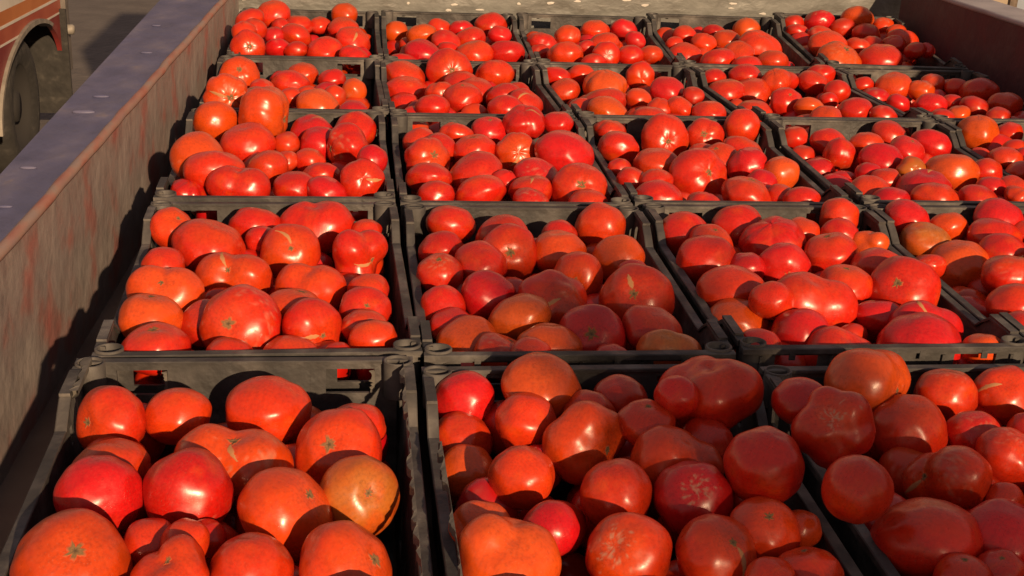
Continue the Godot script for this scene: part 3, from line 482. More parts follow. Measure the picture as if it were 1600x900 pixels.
const FILL := {
	"first_a": [125, -32, 482, 39, 185, -28, 506, 35, 314, -21, 498, 42, 57, -21, 502, 41, 246, -18, 535, 39, 261, -68, 484, 38, 172, -73, 469, 31, 68, -74, 464, 35, 168, -67, 310, 43, 285, -68, 244, 38, 252, -60, 184, 38, 254, -54, 404, 33, 50, -60, 327, 33, 71, -57, 83, 39, 317, -63, 108, 42, 135, -65, 173, 39, 142, -57, 382, 38, 333, -71, 549, 31, 256, -65, 70, 39, 158, -67, 77, 36, 235, -71, 348, 33, 73, -62, 253, 35, 63, -52, 172, 42, 315, -65, 338, 33, 225, -56, 265, 35, 330, -64, 442, 32, 325, -65, 179, 31, 140, -73, 536, 36, 196, -64, 132, 38, 71, -73, 387, 32, 136, -51, 241, 33, 97, -94, 312, 35, 60, -79, 531, 32, 215, -90, 532, 38, 277, -82, 544, 32, 200, -93, 408, 38, 270, -87, 303, 32, 190, -97, 217, 42, 308, -93, 393, 35, 79, -150, 149, 44, 251, -152, 390, 42, 169, -140, 360, 37, 321, -128, 461, 42, 158, -143, 158, 32, 308, -134, 312, 34, 212, -142, 126, 34, 155, -140, 522, 41, 77, -143, 68, 45, 124, -152, 228, 44, 258, -151, 68, 42, 336, -137, 57, 31, 260, -147, 517, 37, 48, -144, 530, 38, 127, -121, 427, 43, 193, -134, 287, 37, 73, -148, 378, 36, 64, -148, 308, 35, 316, -135, 125, 40, 259, -136, 227, 38, 217, -152, 458, 32, 75, -148, 455, 32],
	"first_b": [598, -26, 533, 45, 459, -20, 500, 35, 475, -13, 559, 31, 679, -8, 568, 32, 729, -15, 528, 37, 517, -35, 502, 32, 654, -62, 472, 41, 483, -72, 474, 33, 728, -70, 557, 32, 454, -66, 543, 35, 538, -72, 434, 33, 653, -73, 547, 37, 716, -70, 258, 32, 579, -75, 260, 43, 516, -56, 306, 37, 640, -69, 140, 44, 709, -75, 116, 36, 630, -66, 403, 32, 677, -60, 358, 38, 454, -58, 261, 36, 562, -64, 121, 40, 651, -67, 287, 33, 495, -51, 91, 33, 685, -59, 212, 33, 517, -53, 186, 34, 484, -73, 379, 37, 584, -73, 337, 34, 533, -70, 556, 37, 722, -62, 414, 37, 587, -59, 475, 32, 721, -58, 481, 34, 621, -56, 204, 32, 728, -74, 320, 34, 451, -92, 315, 32, 508, -98, 236, 40, 466, -99, 174, 33, 577, -96, 196, 32, 724, -97, 191, 32, 453, -98, 432, 33, 533, -100, 487, 32, 615, -153, 221, 45, 633, -138, 373, 31, 540, -134, 289, 37, 665, -124, 301, 32, 483, -126, 98, 43, 688, -155, 117, 42, 489, -147, 478, 31, 638, -149, 512, 36, 510, -143, 359, 41, 714, -147, 512, 43, 553, -148, 556, 38, 737, -134, 356, 33, 551, -148, 416, 34, 652, -151, 437, 34, 482, -152, 553, 34, 712, -133, 266, 34, 613, -132, 109, 36, 600, -126, 313, 35, 559, -150, 167, 31, 600, -116, 460, 36],
	"first_c": [1032, -29, 570, 32, 1031, -25, 457, 36, 1126, -29, 430, 33, 1002, -17, 516, 39, 1126, -17, 328, 42, 1128, -16, 220, 39, 920, -28, 552, 38, 1143, -14, 561, 41, 1067, -28, 377, 37, 862, -29, 516, 31, 1078, -33, 498, 35, 1103, -73, 259, 32, 1140, -75, 497, 41, 970, -74, 541, 31, 1101, -71, 548, 33, 941, -57, 489, 37, 1153, -73, 182, 32, 864, -73, 553, 32, 931, -67, 354, 41, 1073, -62, 104, 35, 935, -51, 216, 34, 954, -58, 114, 38, 1014, -74, 96, 34, 1059, -64, 193, 31, 876, -70, 251, 32, 893, -65, 444, 35, 990, -63, 395, 35, 1054, -69, 321, 35, 994, -60, 261, 43, 890, -60, 115, 33, 991, -68, 174, 40, 1061, -71, 426, 33, 1141, -74, 98, 37, 1125, -69, 378, 33, 868, -55, 320, 38, 993, -84, 457, 32, 1033, -98, 558, 31, 900, -99, 196, 33, 1036, -100, 373, 32, 1063, -99, 486, 35, 912, -92, 530, 31, 930, -91, 282, 32, 1100, -100, 172, 31, 1150, -94, 296, 33, 1144, -89, 432, 31, 996, -98, 324, 35, 930, -150, 563, 42, 1025, -116, 220, 38, 1147, -136, 221, 34, 870, -129, 128, 33, 922, -151, 344, 38, 896, -112, 401, 31, 1098, -132, 382, 43, 867, -130, 293, 35, 1092, -134, 109, 34, 919, -129, 464, 32, 1093, -133, 283, 38, 969, -149, 499, 36, 1133, -134, 556, 41, 946, -136, 143, 32, 1011, -145, 434, 40, 1135, -150, 482, 41, 965, -145, 247, 38],
	"second_a": [104, -70, -395, 39, 91, -69, -313, 34, 161, -54, -442, 31, 113, -70, -108, 37, 69, -57, -503, 35, 191, -75, -162, 35, 332, -51, -451, 40, 137, -55, -268, 38, 224, -68, -316, 40, 90, -62, -215, 36, 312, -70, -349, 45, 344, -73, -186, 31, 214, -74, -395, 32, 293, -66, -219, 33, 336, -72, -264, 33, 279, -60, -93, 42, 260, -69, -468, 37, 214, -62, -531, 38, 219, -54, -225, 36, 133, -66, -532, 38, 184, -72, -75, 43, 275, -65, -406, 32, 317, -69, -543, 39, 65, -71, -61, 32, 254, -70, -164, 34, 349, -61, -97, 33, 159, -100, -344, 36, 123, -93, -455, 32, 155, -97, -212, 35, 62, -82, -153, 34, 57, -97, -268, 32, 273, -98, -278, 36, 188, -100, -468, 32, 161, -153, -300, 38, 250, -140, -494, 39, 275, -131, -369, 34, 83, -144, -407, 45, 80, -155, -286, 42, 216, -148, -392, 33, 259, -151, -128, 40, 68, -134, -507, 34, 182, -146, -530, 44, 335, -128, -455, 41, 274, -124, -199, 38, 137, -138, -120, 37, 208, -134, -172, 36, 69, -145, -79, 40, 328, -140, -269, 38, 204, -144, -256, 33, 344, -124, -86, 34, 331, -138, -540, 39, 72, -149, -183, 39],
	"second_b": [458, -56, -63, 35, 671, -61, -257, 41, 611, -58, -487, 42, 479, -55, -500, 32, 719, -70, -500, 37, 616, -72, -160, 35, 532, -73, -410, 33, 544, -71, -528, 45, 547, -52, -305, 37, 679, -64, -323, 34, 744, -64, -316, 33, 716, -59, -169, 41, 475, -66, -336, 38, 583, -72, -255, 32, 605, -61, -347, 35, 534, -62, -220, 36, 732, -69, -66, 36, 668, -74, -107, 32, 539, -74, -115, 34, 672, -58, -394, 34, 457, -74, -273, 32, 467, -65, -404, 39, 623, -70, -58, 37, 656, -53, -542, 32, 725, -62, -435, 34, 472, -64, -210, 32, 618, -99, -421, 35, 737, -85, -252, 35, 622, -99, -219, 33, 724, -84, -370, 33, 501, -99, -158, 33, 535, -92, -53, 34, 494, -100, -458, 34, 560, -99, -350, 32, 712, -151, -467, 38, 680, -146, -131, 41, 573, -147, -248, 44, 664, -135, -523, 44, 651, -149, -373, 42, 728, -139, -200, 39, 508, -125, -310, 39, 537, -146, -491, 42, 550, -149, -80, 39, 484, -149, -109, 34, 714, -124, -312, 41, 486, -139, -532, 33, 537, -152, -362, 34, 505, -143, -414, 32, 608, -120, -93, 33, 664, -153, -224, 38, 577, -125, -165, 34, 597, -153, -532, 32, 498, -125, -238, 38, 645, -146, -455, 35, 661, -138, -67, 35, 729, -151, -378, 35, 454, -152, -161, 31],
	"second_c": [916, -55, -463, 36, 894, -75, -293, 44, 893, -64, -83, 40, 997, -53, -143, 40, 1055, -67, -353, 43, 1137, -62, -413, 36, 1120, -70, -516, 45, 964, -72, -263, 40, 911, -62, -378, 38, 977, -55, -403, 40, 1057, -66, -236, 42, 877, -63, -539, 36, 1040, -68, -487, 33, 1139, -73, -211, 43, 907, -61, -184, 32, 1137, -62, -74, 44, 1126, -65, -315, 35, 973, -67, -513, 37, 1072, -69, -117, 34, 860, -65, -418, 32, 984, -72, -332, 37, 1039, -73, -425, 32, 1056, -74, -553, 33, 1029, -71, -71, 37, 1062, -99, -168, 34, 864, -88, -153, 32, 977, -96, -202, 33, 870, -98, -234, 32, 866, -98, -354, 32, 1148, -95, -360, 31, 957, -90, -104, 35, 1145, -85, -141, 35, 1138, -139, -532, 37, 1120, -134, -323, 31, 1029, -143, -410, 32, 926, -147, -119, 39, 1007, -140, -123, 33, 898, -153, -182, 33, 1064, -142, -219, 33, 1037, -113, -293, 40, 955, -137, -460, 43, 1084, -135, -125, 32, 1073, -135, -494, 40, 877, -146, -443, 45, 1146, -139, -265, 35, 903, -150, -358, 33, 1136, -122, -466, 32, 994, -148, -349, 35, 951, -141, -238, 35, 884, -152, -282, 32, 1098, -120, -396, 41, 903, -152, -527, 32, 1133, -149, -186, 41, 996, -131, -525, 35, 1052, -147, -73, 34],
	"second_d": [1536, -30, -408, 35, 1409, -11, -331, 33, 1539, -17, -72, 34, 1508, -17, -337, 32, 1360, -11, -161, 36, 1537, -23, -270, 37, 1498, -7, -206, 41, 1484, -7, -104, 38, 1425, -21, -127, 35, 1540, -33, -532, 38, 1349, -7, -80, 41, 1461, -31, -385, 40, 1477, -28, -448, 32, 1295, -20, -124, 31, 1441, -22, -269, 45, 1395, -16, -213, 31, 1543, -11, -153, 32, 1500, -72, -172, 43, 1463, -73, -86, 35, 1410, -69, -185, 33, 1476, -68, -317, 38, 1337, -73, -163, 36, 1384, -71, -262, 33, 1542, -69, -109, 34, 1373, -67, -104, 36, 1511, -74, -489, 32, 1288, -69, -85, 33, 1309, -54, -243, 42, 1286, -65, -546, 40, 1379, -56, -547, 39, 1380, -73, -335, 32, 1446, -67, -557, 33, 1336, -67, -481, 35, 1434, -67, -457, 32, 1260, -55, -159, 32, 1543, -72, -346, 32, 1272, -66, -323, 42, 1326, -72, -377, 34, 1412, -72, -402, 31, 1499, -100, -543, 32, 1456, -95, -373, 34, 1511, -92, -260, 39, 1506, -98, -434, 32, 1263, -93, -460, 34, 1442, -88, -232, 33, 1273, -96, -400, 35, 1418, -90, -506, 32, 1341, -98, -431, 32, 1275, -96, -208, 32, 1274, -151, -516, 35, 1459, -141, -465, 35, 1410, -139, -87, 44, 1383, -154, -398, 42, 1510, -145, -148, 34, 1284, -147, -294, 40, 1521, -145, -502, 40, 1414, -138, -308, 37, 1501, -135, -74, 31, 1360, -136, -225, 39, 1435, -147, -190, 38, 1321, -128, -74, 39, 1526, -144, -314, 41, 1293, -153, -362, 32, 1326, -153, -478, 34, 1350, -121, -542, 34, 1518, -154, -384, 32, 1330, -118, -335, 31, 1271, -130, -144, 45, 1408, -148, -536, 39],
	"second_e": [1663, -9, -290, 37, 1869, -12, -247, 34, 1753, -34, -168, 37, 1725, -27, -88, 43, 1733, -18, -472, 41, 1852, -16, -448, 37, 1902, -8, -508, 32, 1822, -15, -349, 45, 1910, -6, -187, 39, 1929, -7, -370, 41, 1676, -29, -434, 32, 1813, -7, -534, 45, 1755, -22, -342, 31, 1775, -10, -243, 32, 1887, -30, -75, 37, 1701, -24, -213, 37, 1687, -33, -371, 37, 1809, -28, -73, 39, 1677, -26, -544, 33, 1942, -23, -278, 34, 1672, -16, -145, 34, 1816, -5, -178, 39, 1941, -14, -440, 37, 1868, -26, -140, 32, 1740, -32, -283, 33, 1764, -32, -403, 38, 1745, -16, -553, 32, 1940, -23, -112, 35, 1940, -15, -552, 31, 1873, -29, -554, 32, 1868, -73, -493, 39, 1868, -73, -357, 38, 1661, -52, -493, 32, 1803, -68, -476, 37, 1936, -68, -487, 35, 1847, -74, -279, 45, 1871, -67, -184, 35, 1778, -66, -235, 32, 1940, -72, -162, 37, 1778, -74, -543, 36, 1793, -75, -119, 37, 1923, -58, -328, 33, 1936, -65, -404, 33, 1701, -72, -163, 35, 1657, -66, -65, 32, 1672, -73, -263, 36, 1880, -71, -422, 35, 1941, -73, -235, 31, 1710, -72, -516, 31, 1716, -70, -417, 31, 1943, -78, -87, 33, 1745, -93, -307, 32, 1803, -84, -184, 34, 1683, -81, -331, 34, 1839, -88, -73, 34, 1807, -95, -328, 31, 1742, -98, -86, 32, 1774, -92, -413, 32, 1885, -99, -124, 35, 1665, -92, -438, 33, 1938, -96, -547, 38, 1727, -98, -221, 32, 1660, -96, -541, 35, 1745, -93, -464, 32, 1848, -153, -273, 34, 1667, -148, -376, 35, 1937, -147, -112, 42, 1660, -115, -212, 34, 1682, -139, -156, 31, 1809, -143, -465, 36, 1742, -147, -170, 35, 1837, -148, -370, 45, 1907, -140, -401, 32, 1780, -139, -261, 42, 1687, -149, -303, 34, 1895, -132, -229, 42, 1846, -141, -539, 35, 1874, -154, -484, 35, 1746, -152, -373, 40, 1933, -129, -297, 43, 1807, -150, -142, 43, 1689, -144, -481, 36, 1939, -151, -488, 33, 1869, -150, -67, 36],
	"first_d": [1545, -27, 494, 34, 1381, -15, 375, 43, 1493, -7, 311, 38, 1277, -6, 138, 42, 1345, -19, 262, 42, 1439, -15, 438, 34, 1331, -20, 495, 38, 1470, -34, 523, 41, 1270, -6, 327, 37, 1502, -34, 403, 43, 1461, -27, 147, 39, 1412, -29, 299, 38, 1380, -27, 174, 41, 1366, -30, 76, 32, 1515, -5, 224, 34, 1507, -6, 96, 37, 1335, -32, 433, 32, 1426, -13, 232, 38, 1284, -25, 545, 40, 1402, -11, 485, 33, 1273, -16, 452, 38, 1280, -32, 228, 38, 1371, -13, 557, 35, 1535, -11, 566, 31, 1420, -14, 100, 33, 1539, -32, 271, 32, 1547, -23, 338, 31, 1540, -34, 147, 36, 1328, -34, 331, 36, 1289, -34, 77, 34, 1482, -75, 462, 39, 1307, -69, 387, 39, 1410, -75, 542, 35, 1452, -74, 347, 36, 1419, -75, 419, 38, 1530, -71, 545, 36, 1494, -53, 197, 32, 1365, -71, 476, 31, 1319, -71, 137, 31, 1270, -68, 169, 33, 1495, -73, 281, 31, 1276, -73, 300, 40, 1337, -71, 544, 34, 1521, -74, 93, 34, 1422, -73, 103, 33, 1299, -73, 478, 33, 1420, -74, 255, 31, 1430, -74, 182, 34, 1554, -63, 213, 32, 1551, -74, 374, 33, 1327, -67, 204, 32, 1554, -72, 450, 33, 1326, -86, 82, 33, 1553, -95, 152, 31, 1369, -86, 374, 33, 1395, -100, 311, 45, 1478, -99, 138, 39, 1364, -97, 164, 34, 1372, -94, 235, 32, 1279, -97, 528, 33, 1272, -82, 103, 31, 1551, -96, 287, 32, 1277, -98, 236, 34, 1449, -120, 225, 36, 1519, -121, 504, 32, 1336, -145, 358, 36, 1419, -147, 88, 41, 1531, -150, 342, 42, 1391, -151, 476, 43, 1267, -136, 289, 33, 1479, -149, 439, 36, 1373, -154, 223, 32, 1447, -136, 550, 35, 1500, -138, 267, 35, 1273, -139, 389, 32, 1276, -153, 169, 41, 1409, -138, 384, 41, 1541, -153, 201, 37, 1309, -150, 520, 33, 1523, -150, 122, 36, 1327, -113, 438, 33, 1326, -134, 286, 34, 1413, -140, 171, 37, 1343, -148, 133, 38],
	"third_a": [81, -58, -922, 36, 222, -66, -872, 36, 190, -68, -1082, 38, 242, -52, -998, 33, 162, -57, -730, 32, 331, -56, -1042, 38, 59, -67, -1161, 35, 244, -75, -703, 34, 92, -60, -720, 36, 217, -74, -770, 32, 159, -50, -933, 42, 273, -64, -755, 33, 302, -63, -955, 34, 337, -70, -727, 32, 71, -74, -992, 36, 127, -59, -1101, 31, 287, -65, -1139, 39, 161, -73, -839, 37, 333, -72, -871, 41, 60, -72, -1067, 38, 72, -69, -811, 43, 244, -60, -938, 32, 258, -66, -1070, 35, 160, -72, -673, 32, 303, -72, -672, 32, 278, -64, -825, 32, 181, -54, -997, 31, 223, -58, -1135, 32, 124, -65, -1162, 34, 325, -63, -790, 33, 129, -91, -772, 31, 126, -96, -1040, 44, 340, -90, -1100, 31, 54, -85, -680, 31, 108, -82, -872, 32, 261, -146, -1114, 41, 175, -114, -1136, 35, 338, -123, -817, 36, 235, -137, -894, 36, 193, -143, -835, 34, 115, -151, -709, 39, 301, -146, -924, 33, 151, -121, -881, 32, 301, -135, -751, 40, 223, -128, -1003, 32, 97, -139, -794, 38, 188, -132, -747, 37, 129, -131, -947, 39, 298, -148, -1000, 40, 240, -138, -692, 34, 248, -116, -807, 33, 67, -122, -918, 38, 62, -122, -742, 33, 308, -139, -684, 34, 343, -137, -885, 32, 100, -121, -1133, 32, 57, -141, -1069, 34, 70, -141, -989, 34, 191, -155, -1069, 43],
	"third_b": [602, -73, -879, 44, 682, -55, -933, 43, 698, -50, -1018, 37, 495, -69, -1057, 36, 531, -67, -929, 33, 695, -69, -688, 34, 512, -63, -730, 36, 651, -66, -1129, 41, 473, -72, -888, 45, 565, -53, -761, 31, 607, -60, -709, 32, 556, -69, -1016, 34, 639, -62, -1040, 32, 558, -73, -1092, 42, 716, -57, -865, 31, 491, -68, -813, 40, 712, -55, -795, 34, 719, -71, -1088, 34, 469, -62, -1124, 36, 467, -68, -968, 35, 635, -70, -659, 31, 536, -60, -661, 40, 627, -60, -792, 35, 622, -65, -973, 31, 466, -75, -672, 37, 453, -70, -737, 31, 673, -96, -821, 36, 569, -100, -964, 32, 688, -94, -746, 38, 739, -93, -965, 34, 744, -95, -1024, 33, 564, -96, -725, 31, 560, -93, -815, 37, 596, -144, -674, 35, 541, -152, -905, 35, 621, -149, -849, 43, 737, -153, -711, 34, 739, -142, -806, 31, 671, -127, -893, 34, 472, -137, -970, 42, 476, -153, -1048, 35, 703, -138, -1082, 38, 693, -155, -974, 44, 503, -148, -822, 38, 470, -121, -763, 36, 670, -132, -664, 31, 593, -146, -1043, 36, 579, -140, -1119, 39, 631, -127, -726, 32, 483, -136, -1131, 31, 565, -153, -764, 32, 729, -125, -1139, 32, 626, -126, -939, 39, 496, -125, -697, 34],
	"third_c": [1060, -66, -967, 42, 1076, -69, -862, 32, 1024, -67, -907, 34, 929, -66, -782, 39, 862, -69, -824, 42, 1067, -61, -1087, 36, 970, -61, -982, 33, 982, -74, -1124, 32, 1071, -53, -758, 44, 942, -71, -902, 40, 1098, -57, -668, 32, 1037, -53, -821, 33, 890, -70, -1044, 45, 1077, -63, -1148, 34, 878, -68, -931, 37, 923, -67, -677, 35, 996, -74, -1037, 31, 995, -71, -703, 42, 887, -66, -1144, 37, 1133, -66, -921, 32, 1136, -55, -1080, 35, 1127, -65, -794, 33, 876, -71, -714, 32, 1141, -65, -1148, 36, 1133, -60, -726, 35, 1133, -69, -986, 33, 994, -71, -780, 34, 968, -84, -836, 36, 1073, -94, -1030, 33, 1057, -97, -685, 33, 1130, -98, -843, 32, 929, -88, -1106, 31, 998, -151, -1129, 34, 1141, -142, -698, 32, 879, -139, -1089, 34, 1041, -130, -795, 44, 1126, -119, -1061, 41, 985, -144, -930, 32, 877, -154, -834, 35, 1019, -153, -1043, 43, 967, -153, -693, 32, 1091, -144, -952, 37, 910, -114, -973, 41, 1071, -129, -888, 34, 877, -142, -719, 36, 967, -120, -759, 32, 943, -149, -1035, 31, 903, -142, -892, 36, 1078, -146, -1121, 44, 946, -154, -835, 36, 977, -122, -985, 35, 1105, -135, -752, 41, 1023, -147, -680, 31],
	"third_d": [1285, -74, -724, 39, 1409, -59, -1025, 39, 1532, -72, -817, 36, 1476, -73, -707, 39, 1333, -51, -1139, 33, 1354, -68, -835, 38, 1347, -64, -1069, 36, 1397, -67, -1122, 37, 1530, -69, -993, 31, 1449, -65, -797, 41, 1353, -70, -703, 40, 1466, -71, -985, 39, 1359, -73, -957, 38, 1526, -74, -911, 34, 1282, -74, -1029, 42, 1453, -58, -919, 34, 1519, -66, -1054, 37, 1484, -71, -1110, 37, 1282, -56, -804, 42, 1400, -74, -888, 33, 1527, -59, -747, 35, 1541, -63, -683, 33, 1274, -73, -1104, 36, 1311, -75, -879, 32, 1551, -71, -1148, 32, 1343, -64, -771, 34, 1471, -84, -869, 33, 1292, -98, -950, 42, 1411, -84, -736, 35, 1438, -99, -1077, 31, 1355, -141, -794, 31, 1479, -135, -928, 31, 1434, -154, -1121, 37, 1412, -125, -686, 33, 1369, -133, -1021, 35, 1335, -132, -1158, 38, 1311, -147, -675, 32, 1480, -145, -787, 32, 1291, -134, -823, 34, 1482, -146, -1038, 34, 1397, -142, -938, 42, 1411, -118, -836, 36, 1319, -127, -730, 33, 1305, -143, -1006, 38, 1533, -152, -973, 35, 1552, -115, -1080, 36, 1341, -135, -1088, 35, 1499, -137, -1117, 32, 1544, -140, -827, 37, 1514, -147, -692, 37, 1315, -133, -891, 31, 1407, -149, -773, 32],
	"third_e": [1722, -16, -695, 38, 1668, -11, -836, 33, 1737, -13, -931, 33, 1891, -16, -942, 35, 1830, -20, -1022, 35, 1851, -33, -1122, 33, 1937, -15, -1090, 34, 1907, -7, -801, 31, 1830, -15, -862, 40, 1784, -20, -779, 36, 1761, -9, -842, 35, 1915, -28, -1021, 35, 1673, -12, -748, 38, 1918, -35, -710, 36, 1830, -21, -707, 35, 1899, -25, -873, 37, 1774, -10, -978, 33, 1920, -7, -1157, 40, 1823, -34, -944, 32, 1849, -31, -773, 39, 1958, -27, -977, 32, 1800, -12, -1084, 31, 1707, -30, -881, 35, 1783, -67, -699, 39, 1905, -70, -1116, 33, 1780, -73, -831, 35, 1699, -73, -739, 34, 1917, -65, -797, 35, 1685, -73, -805, 35, 1868, -75, -904, 34, 1858, -74, -982, 32, 1862, -67, -1060, 35, 1933, -71, -939, 38, 1794, -70, -1034, 34, 1779, -59, -913, 36, 1868, -68, -839, 33, 1681, -62, -1033, 33, 1732, -60, -976, 34, 1732, -50, -1144, 42, 1947, -70, -1049, 32, 1799, -75, -1149, 33, 1943, -69, -849, 31, 1688, -69, -1095, 32, 1683, -73, -931, 34, 1873, -69, -684, 32, 1759, -75, -771, 32, 1882, -94, -1166, 34, 1707, -95, -860, 34, 1939, -98, -1154, 32, 1874, -95, -764, 33, 1822, -98, -939, 32, 1813, -96, -760, 35, 1764, -92, -1100, 36, 1922, -86, -999, 31, 1947, -98, -745, 38, 1731, -85, -1048, 31, 1708, -94, -681, 31, 1679, -94, -1156, 36, 1932, -150, -857, 32, 1891, -135, -1095, 33, 1747, -128, -919, 32, 1671, -123, -1029, 36, 1895, -145, -949, 44, 1853, -133, -701, 43, 1823, -150, -1109, 43, 1847, -152, -867, 45, 1713, -153, -813, 38, 1918, -140, -794, 36, 1736, -146, -1113, 32, 1774, -143, -860, 33, 1934, -148, -708, 33, 1717, -151, -980, 42, 1802, -142, -797, 32, 1953, -138, -1037, 36, 1859, -154, -1041, 33, 1736, -140, -741, 42, 1797, -135, -991, 42],
	"fourth_a": [108, -60, -1277, 34, 162, -58, -1470, 38, 268, -73, -1495, 39, 284, -68, -1757, 39, 145, -66, -1329, 37, 284, -67, -1425, 38, 197, -66, -1370, 32, 275, -59, -1586, 40, 117, -77, -1671, 43, 98, -66, -1436, 42, 309, -71, -1648, 31, 163, -63, -1730, 34, 111, -71, -1566, 35, 262, -65, -1301, 44, 66, -70, -1374, 34, 78, -77, -1749, 36, 340, -73, -1499, 40, 63, -79, -1492, 33, 233, -81, -1673, 44, 329, -68, -1281, 31, 168, -74, -1536, 35, 347, -64, -1376, 35, 167, -72, -1624, 33, 340, -65, -1702, 31, 196, -55, -1286, 31, 345, -80, -1567, 36, 217, -77, -1441, 33, 66, -72, -1618, 35, 276, -93, -1364, 32, 283, -111, -1709, 33, 233, -105, -1606, 33, 225, -109, -1741, 37, 349, -89, -1433, 31, 200, -103, -1493, 31, 148, -103, -1392, 42, 139, -112, -1760, 34, 68, -107, -1543, 33, 342, -104, -1750, 38, 290, -155, -1446, 32, 217, -122, -1366, 35, 319, -142, -1383, 41, 146, -160, -1513, 32, 171, -160, -1610, 32, 113, -156, -1303, 40, 79, -144, -1668, 32, 270, -144, -1528, 44, 97, -152, -1398, 34, 311, -158, -1671, 39, 117, -133, -1450, 33, 277, -166, -1752, 33, 318, -135, -1286, 35, 197, -119, -1280, 32, 292, -135, -1601, 31, 177, -146, -1680, 37, 342, -145, -1544, 34, 108, -135, -1606, 45, 251, -142, -1299, 36, 96, -130, -1723, 32],
	"fourth_b": [669, -62, -1680, 31, 566, -62, -1347, 31, 621, -79, -1476, 36, 625, -55, -1287, 33, 738, -69, -1374, 40, 550, -60, -1591, 33, 473, -66, -1382, 40, 742, -73, -1676, 33, 554, -76, -1473, 34, 514, -75, -1296, 39, 678, -62, -1585, 40, 629, -78, -1352, 41, 720, -77, -1477, 40, 736, -67, -1285, 41, 492, -79, -1501, 42, 530, -83, -1714, 41, 624, -86, -1728, 39, 540, -62, -1408, 35, 608, -78, -1654, 32, 674, -56, -1411, 43, 697, -87, -1732, 33, 668, -65, -1519, 33, 746, -77, -1566, 32, 608, -75, -1571, 32, 558, -55, -1255, 32, 605, -57, -1414, 33, 569, -64, -1529, 31, 466, -52, -1259, 32, 499, -98, -1591, 36, 708, -106, -1635, 33, 561, -106, -1635, 34, 474, -107, -1672, 37, 458, -106, -1735, 34, 675, -98, -1265, 33, 707, -157, -1535, 41, 626, -142, -1545, 43, 708, -150, -1676, 33, 724, -141, -1351, 31, 727, -155, -1289, 33, 647, -146, -1663, 35, 623, -160, -1477, 32, 548, -153, -1523, 33, 733, -135, -1740, 35, 586, -156, -1411, 41, 610, -138, -1266, 43, 527, -126, -1413, 32, 607, -154, -1611, 36, 470, -156, -1610, 32, 533, -154, -1311, 42, 583, -163, -1720, 34, 469, -147, -1513, 39, 462, -142, -1269, 37, 654, -153, -1356, 37, 673, -166, -1726, 34, 699, -136, -1449, 34, 463, -122, -1352, 31, 520, -163, -1661, 39],
	"fourth_c": [1091, -73, -1435, 43, 1016, -86, -1665, 37, 870, -77, -1717, 36, 1047, -58, -1327, 40, 1023, -78, -1599, 32, 953, -80, -1510, 39, 1028, -82, -1523, 41, 1073, -78, -1722, 33, 939, -79, -1404, 35, 1142, -74, -1689, 33, 1121, -63, -1548, 33, 873, -79, -1609, 37, 1033, -77, -1386, 31, 925, -84, -1643, 34, 951, -86, -1736, 39, 884, -61, -1475, 38, 897, -65, -1550, 36, 932, -58, -1301, 34, 868, -68, -1291, 32, 869, -71, -1374, 41, 1124, -64, -1302, 44, 1125, -75, -1610, 32, 998, -69, -1440, 40, 1004, -73, -1265, 32, 1083, -76, -1661, 36, 960, -81, -1579, 31, 1017, -67, -1739, 31, 1112, -57, -1369, 31, 982, -61, -1357, 37, 1132, -83, -1744, 31, 1132, -83, -1487, 32, 1076, -107, -1585, 34, 922, -103, -1348, 32, 1065, -97, -1267, 31, 883, -142, -1520, 37, 1095, -130, -1335, 36, 1017, -152, -1322, 37, 866, -151, -1357, 36, 1120, -152, -1738, 39, 1003, -138, -1447, 31, 856, -162, -1730, 33, 941, -156, -1395, 34, 968, -138, -1631, 39, 1097, -154, -1540, 42, 877, -152, -1267, 31, 1101, -150, -1669, 33, 988, -156, -1506, 36, 858, -159, -1658, 32, 936, -155, -1752, 31, 878, -136, -1452, 39, 1097, -147, -1470, 33, 1039, -127, -1739, 34, 908, -129, -1581, 35, 1117, -148, -1279, 31, 936, -138, -1280, 35, 1133, -159, -1400, 32, 1022, -138, -1386, 37, 1023, -150, -1572, 43, 930, -162, -1691, 36],
	"fourth_d": [1311, -80, -1467, 32, 1546, -70, -1532, 42, 1454, -77, -1673, 31, 1416, -70, -1495, 38, 1560, -59, -1291, 35, 1305, -85, -1754, 37, 1408, -81, -1755, 33, 1443, -67, -1289, 32, 1315, -74, -1534, 32, 1473, -71, -1429, 44, 1376, -69, -1438, 40, 1451, -72, -1571, 32, 1408, -69, -1623, 39, 1297, -75, -1297, 45, 1550, -74, -1436, 37, 1529, -62, -1655, 34, 1477, -86, -1738, 32, 1445, -69, -1346, 32, 1282, -79, -1594, 33, 1307, -67, -1408, 33, 1366, -57, -1342, 42, 1542, -83, -1749, 35, 1503, -77, -1367, 31, 1337, -84, -1619, 34, 1376, -75, -1555, 38, 1511, -67, -1591, 33, 1365, -61, -1275, 34, 1480, -77, -1521, 34, 1501, -53, -1287, 32, 1472, -106, -1624, 33, 1369, -110, -1709, 33, 1285, -109, -1696, 35, 1301, -99, -1361, 32, 1269, -105, -1516, 33, 1361, -105, -1498, 31, 1548, -106, -1694, 31, 1546, -158, -1365, 37, 1410, -146, -1657, 37, 1510, -142, -1432, 33, 1329, -166, -1722, 39, 1396, -151, -1542, 43, 1424, -151, -1729, 43, 1270, -151, -1321, 31, 1307, -152, -1567, 39, 1300, -149, -1646, 36, 1515, -157, -1663, 39, 1513, -132, -1545, 38, 1360, -138, -1363, 44, 1333, -157, -1465, 45, 1459, -145, -1493, 44, 1414, -128, -1305, 40, 1418, -140, -1416, 41, 1279, -121, -1435, 34, 1525, -152, -1747, 44, 1480, -144, -1304, 31, 1265, -146, -1746, 34, 1482, -138, -1368, 38],
